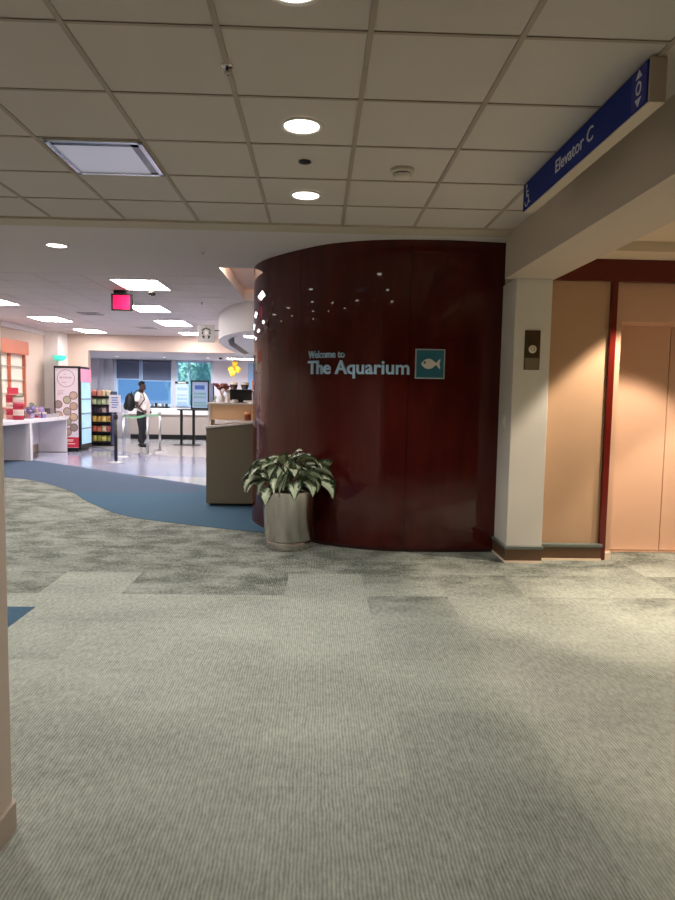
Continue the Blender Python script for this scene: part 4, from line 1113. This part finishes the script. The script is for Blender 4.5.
b = MB(); b.tube([(-1.215, 9.1, ZR + 0.09), (-1.215, 9.1, ZR + 0.112)], 0.005, 8); b.tube([(-1.245, 9.1, ZR + 0.108), (-1.195, 9.1, ZR + 0.114)], 0.007, 8); b.build('pump', M_white, t)
t = thing('paper_cup', 'low white cup in front of the register screen', 'cup', (-1.12, 9.08, ZR))
MB().lathe([(0.028, 0), (0.036, 0.04), (0.034, 0.04), (0.026, 0.006), (0.001, 0.005)], -1.12, 9.08, ZR, 20, cap=False).build('cup', M_white, t)
MB().lathe([(0.0365, 0.0395), (0.0365, 0.044), (0.03, 0.046), (0.001, 0.046)], -1.12, 9.08, ZR, 20, cap=False).build('lid', M_trim, t)
q = random.Random(9)
t = thing('flower_vase', 'white vase of reddish brown flowers on the raised counter top', 'vase', (-1.31, 9.2, ZR))
MB().lathe([(0.036, 0), (0.045, 0.03), (0.046, 0.06), (0.03, 0.09), (0.032, 0.1), (0.026, 0.1), (0.024, 0.088), (0.001, 0.08)], -1.31, 9.2, ZR, 24, cap=False).build('vase', M_white, t)
b = MB(); b2 = MB(); b3 = MB()
for i in range(9):
    a = 2 * PI * i / 9; r = 0.055 + 0.03 * (i % 2); e = (-1.31 + r * math.cos(a), 9.2 + 0.6 * r * math.sin(a), ZR + 0.19 + 0.025 * (i % 3))
    b.tube([(-1.31, 9.2, ZR + 0.085), (-1.31 + 0.4 * r * math.cos(a), 9.2, ZR + 0.15), e], 0.0035, 6)
    for kx in range(6):
        aa = kx * PI / 3; b2.ball((e[0] + 0.02 * math.cos(aa), e[1] + 0.02 * math.sin(aa), e[2] + 0.006), 0.021, 8, sz=0.75)
    b2.ball(e, 0.025, 8)
for i in range(6):
    a = q.uniform(0, 2 * PI); b3.ball((-1.405 + 0.012 * math.cos(a), 9.18 + 0.02 * math.sin(a), ZR + 0.03 + 0.012 * i), 0.013, 8, sx=1.2, sz=0.7)
b.build('stems', mat('pinkish_stem', (206, 140, 124), 0.6), t); b2.build('blossoms', mat('reddish_brown_petal', (132, 66, 58), 0.6, vary=0.3, vscale=40), t)
t = thing('small_succulent', 'tiny green potted plant beside the white vase', 'plant', (-1.395, 9.18, ZR))
b3.build('leaves', mat('succulent_green', (122, 142, 110), 0.6), t)
MB().lathe([(0.018, 0), (0.022, 0.03), (0.001, 0.03)], -1.405, 9.18, ZR, 18, cap=False).build('pot', M_trim, t)
# back bar with espresso machine
t = thing('back_bar', 'pale back bar counter behind the service counter', 'counter', (-1.0, 10.45, 0))
BX(-1.62, -0.5, 10.15, 10.75, 0.0, 0.92).build('body', M_lav, t); BX(-1.64, -0.48, 10.12, 10.78, 0.92, 0.96, bev=0.004).build('worktop', M_white, t)
t = thing('espresso_machine', 'silver white espresso machine behind the black register', 'espresso machine', (-1.08, 10.4, 0.96))
BX(-1.40, -0.80, 10.2, 10.65, 1.02, 1.53, bev=0.02).build('body', M_white, t)
for x in (-1.34, -0.86):
    MB().lathe([(0.03, 0), (0.03, 0.065)], x, 10.42, 0.96, 14).build('foot', M_black, t)
BX(-1.42, -0.78, 10.18, 10.67, 1.53, 1.555, bev=0.006).build('cup_tray', M_chrome, t)
Mcb = mat('hopper_brown', (70, 44, 34), 0.25)
for x, s_, lb in ((-1.30, 0.9, 'small dark brown bean hopper at the left on the espresso machine'), (-1.13, 1.25, 'larger dark brown bean hopper in the middle of the espresso machine')):
    t = thing('bean_hopper', lb, 'hopper', (x, 10.4, 1.555))
    MB().lathe([(0.03, 0.0), (0.05, 0.03), (0.062, 0.07), (0.062, 0.09), (0.05, 0.12), (0.001, 0.128)], x, 10.4, 1.555, 22, cap=False).build('jar', Mcb, t)
    MB().lathe([(0.066, 0.085), (0.066, 0.098), (0.05, 0.122)], x, 10.4, 1.555, 22, cap=False).build('rim', M_trim, t)
for i in range(2):
    x = -0.98 + i * 0.1
    t = thing('cup_stack', ('left', 'right')[i] + ' stack of kraft brown paper cups on the espresso machine', 'cups', (x, 10.4, 1.555), 'stacks of kraft cups')
    for k_ in range(4):
        z = 1.555 + k_ * 0.03
        MB().lathe([(0.046, 0.0), (0.036, 0.07), (0.001, 0.07)], x, 10.4, z, 20, cap=False).build('cup', mat('kraft_brown', (196, 120, 78), 0.6), t)
# yellow balloons
q = random.Random(3); anchor = (-2.62, 20.6, 0.98)
for i, (dx, dy, z, r, lb) in enumerate(((0.02, 0.0, 2.43, 0.095, 'topmost yellow balloon of the bunch by the back wall'), (-0.09, -0.02, 2.24, 0.095, 'leftmost yellow balloon of the bunch by the back wall'),
                                  (0.12, -0.02, 2.25, 0.095, 'rightmost yellow balloon of the bunch by the back wall'), (0.02, 0.19, 2.3, 0.09, 'rear yellow balloon in the middle of the bunch'), (-0.02, -0.19, 2.12, 0.09, 'lowest yellow balloon of the bunch by the back wall'))):
    x, y = -2.62 + dx, 21.0 + dy
    t = thing('balloon', lb, 'balloon', (x, y, z), 'yellow balloons')
    b = MB(); b.lathe([(0.001, -r * 1.25), (r * 0.22, -r * 1.15), (r * 0.62, -r * 0.72), (r * 0.93, -r * 0.15), (r, r * 0.2), (r * 0.9, r * 0.6), (r * 0.55, r * 0.93), (r * 0.2, r * 1.03), (0.001, r * 1.04)], x, y, z, 20, cap=False)
    b.build('skin', mat('balloon_yellow', (250, 196, 50), 0.3), t)
    MB().tube([(x, y, z - r * 1.25), ((x - 2.62) / 2, (y + 21.0) / 2, z - 0.5) if False else ((x - 2.62) / 2 - 0.0, (y + 21.15) / 2, 1.7), (-2.62, 21.35, 1.02)], 0.002, 5).build('ribbon', mat('ribbon', (230, 210, 170), 0.5), t)
MB().lathe([(0.05, 0), (0.055, 0.015), (0.02, 0.03), (0.001, 0.03)], -2.62, 21.4, 1.0, 16, cap=False).build('balloon_weight', M_trim, None, (-2.62, 21.4, 1.0))
tag(bpy.context.scene.objects['balloon_weight'], 'small weight holding the yellow balloons on the window counter', 'weight')

# ------------------------------------------------------------------ man in white shirt
PXp, PYp = -4.78, 18.26
t = thing('person', 'man in white short sleeved shirt and dark trousers standing in profile in the queue', 'person', (PXp, PYp, 0))
M_skin = mat('dark_skin', (74, 50, 42), 0.5)
M_shirt = mat('white_shirt', (240, 232, 230), 0.75, bump=0.2, bscale=20)
M_trou = mat('dark_trousers', (24, 26, 36), 0.8)
# x forward, y left, z up; a step to the hips and a full belly
N = []; E_ = []
def nd(co, r, r2=None): N.append((co, r, r2 or r)); return len(N) - 1
def ed(*ids):
    for a, b in zip(ids, ids[1:]): E_.append((a, b))
pel = nd((0, 0, 0.95), 0.11, 0.13); ab = nd((0.02, 0, 1.08), 0.11, 0.12); ch = nd((-0.01, 0, 1.30), 0.11, 0.14); ub = nd((-0.03, 0, 1.45), 0.085, 0.11)
nk = nd((-0.01, 0, 1.53), 0.058); hb = nd((0.015, 0, 1.60), 0.068); hd = nd((0.03, 0, 1.68), 0.1, 0.084); tp = nd((0.015, 0, 1.755), 0.06, 0.055)
ed(pel, ab, ch, ub, nk, hb, hd, tp)
jaw = nd((0.085, 0, 1.615), 0.055); ed(hb, jaw)
for sg in (1, -1):
    hp = nd((0.0, sg * 0.095, 0.90), 0.095); kn = nd((0.02 - 0.02 * sg, sg * 0.105, 0.50), 0.062); an = nd((-0.02 - 0.05 * sg, sg * 0.11, 0.10), 0.043); ft = nd((0.11 - 0.05 * sg, sg * 0.12, 0.045), 0.038)
    ed(pel, hp, kn, an, ft)
    sh = nd((-0.03, sg * 0.19, 1.43), 0.058); el = nd((-0.07, sg * 0.27, 1.15), 0.044); wr = nd((0.09, sg * 0.25, 1.0), 0.03); pm = nd((0.145, sg * 0.235, 0.97), 0.036, 0.022)
    ed(ub, sh, el, wr, pm)
skin_objs = []
def hand_extra(bm):
    for sg in (1, -1):
        base = Vector((0.16, sg * 0.235, 0.965)); fwd = Vector((0.9, -sg * 0.15, -0.45)).normalized(); wid = Vector((0.3, 0, 0.9)).normalized(); cur = Vector((-0.2, -sg * 0.9, -0.6)).normalized()
        for k_, (o_, L) in enumerate(((0.026, 0.072), (0.009, 0.08), (-0.009, 0.075), (-0.026, 0.06))):
            p = base + wid * o_; pts = [p - fwd * 0.02, p + fwd * L * 0.35, p + fwd * L * 0.7 + cur * L * 0.2, p + fwd * L * 0.85 + cur * L * 0.5]
            m_ = MB(); m_.bm.free(); m_.bm = bm; m_.tube(pts, [0.0095, 0.009, 0.008, 0.006], 8)
        p = base + wid * 0.03 - fwd * 0.02
        m_ = MB(); m_.bm.free(); m_.bm = bm; m_.tube([p - fwd * 0.015, p + wid * 0.03 + fwd * 0.02, p + wid * 0.035 + fwd * 0.05], [0.011, 0.0095, 0.007], 8)
    # face: nose, ears, eyes
    m_ = MB(); m_.bm.free(); m_.bm = bm
    m_.tube([(0.095, 0, 1.705), (0.108, 0, 1.68), (0.098, 0, 1.66)], [0.010, 0.017, 0.012], 8)
    for sg in (1, -1):
        m_.ball((0.02, sg * 0.082, 1.675), 0.03, 10, sx=0.7, sy=0.35, sz=1.0)
    m_.tube([(0.085, -0.025, 1.632), (0.097, 0, 1.632), (0.085, 0.025, 1.632)], 0.008, 8)
off = Vector(t.location)
body = skin('body', N, E_, M_skin, t, 2, pel, hand_extra)
for sg in (1, -1):
    MB().ball((PXp + 0.086, PYp + sg * 0.034, 1.697), 0.011, 10).build('eye', mat('eye_white', (225, 220, 214), 0.3), t)
def cloth(name, nodes, edges, m, sub=2): return skin(name, nodes, edges, m, t, sub, 0)
cloth('shirt', [((0.03, 0, 0.88), 0.19, 0.20), ((0.065, 0, 1.07), 0.20, 0.20), ((0.025, 0, 1.28), 0.175, 0.19), ((-0.03, 0, 1.42), 0.115, 0.15), ((-0.015, 0, 1.515), 0.07, 0.075),
                ((-0.035, 0.20, 1.42), 0.085, 0.085), ((-0.06, 0.255, 1.22), 0.075, 0.075), ((-0.035, -0.20, 1.42), 0.085, 0.085), ((-0.06, -0.255, 1.22), 0.075, 0.075)],
      [(0, 1), (1, 2), (2, 3), (3, 4), (3, 5), (5, 6), (3, 7), (7, 8)], M_shirt)
cloth('trousers', [((0.01, 0, 1.08), 0.14, 0.15), ((0.0, 0, 0.90), 0.155, 0.17), ((0.0, 0.1, 0.80), 0.125, 0.12), ((0.0, 0.105, 0.50), 0.10, 0.10), ((-0.07, 0.11, 0.09), 0.085, 0.085),
                   ((0.0, -0.1, 0.80), 0.125, 0.12), ((0.04, -0.105, 0.50), 0.10, 0.10), ((0.03, -0.11, 0.09), 0.085, 0.085)],
      [(0, 1), (1, 2), (2, 3), (3, 4), (1, 5), (5, 6), (6, 7)], M_trou)
for sg in (1, -1):
    fx = PXp - 0.05 * sg
    MB().ball((fx + 0.05, PYp + sg * 0.118, 0.052), 0.05, 16, sx=2.9, sy=1.0, sz=1.0).build('shoe', M_black, t)
# cropped hair and beard
bm_h = MB().ball((PXp + 0.012, PYp, 1.715), 0.098, 20, sx=1.0, sy=0.93, sz=0.84)
for v in bm_h.bm.verts:
    lim = 1.675 + max(-0.05, (v.co.x - PXp)) * 0.75
    if v.co.z < lim: v.co = Vector((PXp + 0.02 + (v.co.x - PXp - 0.02) * 0.9, PYp + (v.co.y - PYp) * 0.9, lim))
bm_h.build('hair', mat('black_hair', (20, 17, 17), 0.9), t)
bd = MB(); bd.tube([(PXp + 0.03, PYp - 0.07, 1.645), (PXp + 0.06, PYp - 0.05, 1.605), (PXp + 0.09, PYp, 1.592), (PXp + 0.06, PYp + 0.05, 1.605), (PXp + 0.03, PYp + 0.07, 1.645)], [0.012, 0.022, 0.030, 0.022, 0.012], 10)
bd.build('beard', mat('black_hair', (20, 17, 17), 0.9), t)
BX(PXp + 0.185, PXp + 0.2, PYp - 0.09, PYp - 0.02, 0.84, 0.98, bev=0.003).build('paper_badge', M_white, t)
BX(PXp - 0.13, PXp - 0.07, PYp - 0.262, PYp - 0.258, 1.33, 1.39, bev=0.001).build('sleeve_patch', mat('patch_grey', (150, 140, 150), 0.6), t)
# backpack
t2 = thing('backpack', 'black backpack worn on the back of the man in the white shirt', 'backpack', (PXp - 0.3, PYp, 1.0))
b = MB(); b.ball((PXp - 0.305, PYp, 1.22), 0.2, 20, sx=0.72, sy=0.8, sz=1.25); b.build('bag', mat('black_nylon', (22, 24, 30), 0.6), t2)
MB().ball((PXp - 0.415, PYp, 1.12), 0.12, 16, sx=0.55, sy=1.0, sz=1.0).build('pocket', mat('black_nylon', (22, 24, 30), 0.6), t2)
for sg in (1, -1):
    MB().tube([(PXp - 0.22, PYp + sg * 0.1, 1.42), (PXp - 0.09, PYp + sg * 0.13, 1.545), (PXp + 0.08, PYp + sg * 0.15, 1.46), (PXp + 0.12, PYp + sg * 0.17, 1.3), (PXp + 0.0, PYp + sg * 0.2, 1.12), (PXp - 0.2, PYp + sg * 0.12, 1.06)], 0.014, 8).build('strap', mat('black_nylon', (22, 24, 30), 0.6), t2)
MB().tube([(PXp - 0.26, PYp - 0.04, 1.46), (PXp - 0.27, PYp, 1.51), (PXp - 0.26, PYp + 0.04, 1.46)], 0.01, 8).build('handle', mat('black_nylon', (22, 24, 30), 0.6), t2)

# ------------------------------------------------------------------ lamps of the elevator lobby (recessed wall washers above the doors)
for x, y, e in ((2.95, 5.55, 300), (4.0, 5.3, 250), (3.1, 3.4, 170), (3.1, 1.2, 50)):
    zl = 2.775 if y > 5.72 else 2.86
    spot('lobby_lamp', (x, y, 2.76), e, 84, 0.25, (1.0, 0.84, 0.67), 0.05)

# ------------------------------------------------------------------ daylight
sun = bpy.data.lights.new('sun', 'SUN'); sun.energy = 9.0; sun.angle = 0.02; so = bpy.data.objects.new('sun', sun); C.objects.link(so)
so.rotation_euler = Vector((0.35, 1.0, -1.05)).to_track_quat('-Z', 'Y').to_euler()
w = bpy.data.worlds.new('sky'); bpy.context.scene.world = w; w.use_nodes = True
nt = w.node_tree; bg = nt.nodes['Background']
tc = nt.nodes.new('ShaderNodeTexCoord'); sx = nt.nodes.new('ShaderNodeSeparateXYZ'); nt.links.new(tc.outputs['Generated'], sx.inputs[0])
rp = nt.nodes.new('ShaderNodeValToRGB'); rp.color_ramp.elements[0].position = 0.48; rp.color_ramp.elements[0].color = lin((112, 166, 228)); rp.color_ramp.elements[1].position = 0.7; rp.color_ramp.elements[1].color = lin((96, 150, 220))
mp = nt.nodes.new('ShaderNodeMapRange'); mp.inputs[1].default_value = -1; mp.inputs[2].default_value = 1
nt.links.new(sx.outputs[2], mp.inputs[0]); nt.links.new(mp.outputs[0], rp.inputs[0]); nt.links.new(rp.outputs[0], bg.inputs[0]); bg.inputs[1].default_value = 0.9

s = bpy.context.scene
s.view_settings.view_transform = 'Standard'; s.view_settings.look = 'None'; s.view_settings.gamma = 1.0
s.view_settings.use_curve_mapping = False; s.view_settings.exposure = 0.0
s.cycles.use_denoising = True
s.cycles.max_bounces = 10; s.cycles.diffuse_bounces = 5; s.cycles.glossy_bounces = 5; s.cycles.transmission_bounces = 6; s.cycles.transparent_max_bounces = 8
s.cycles.sample_clamp_indirect = 6.0
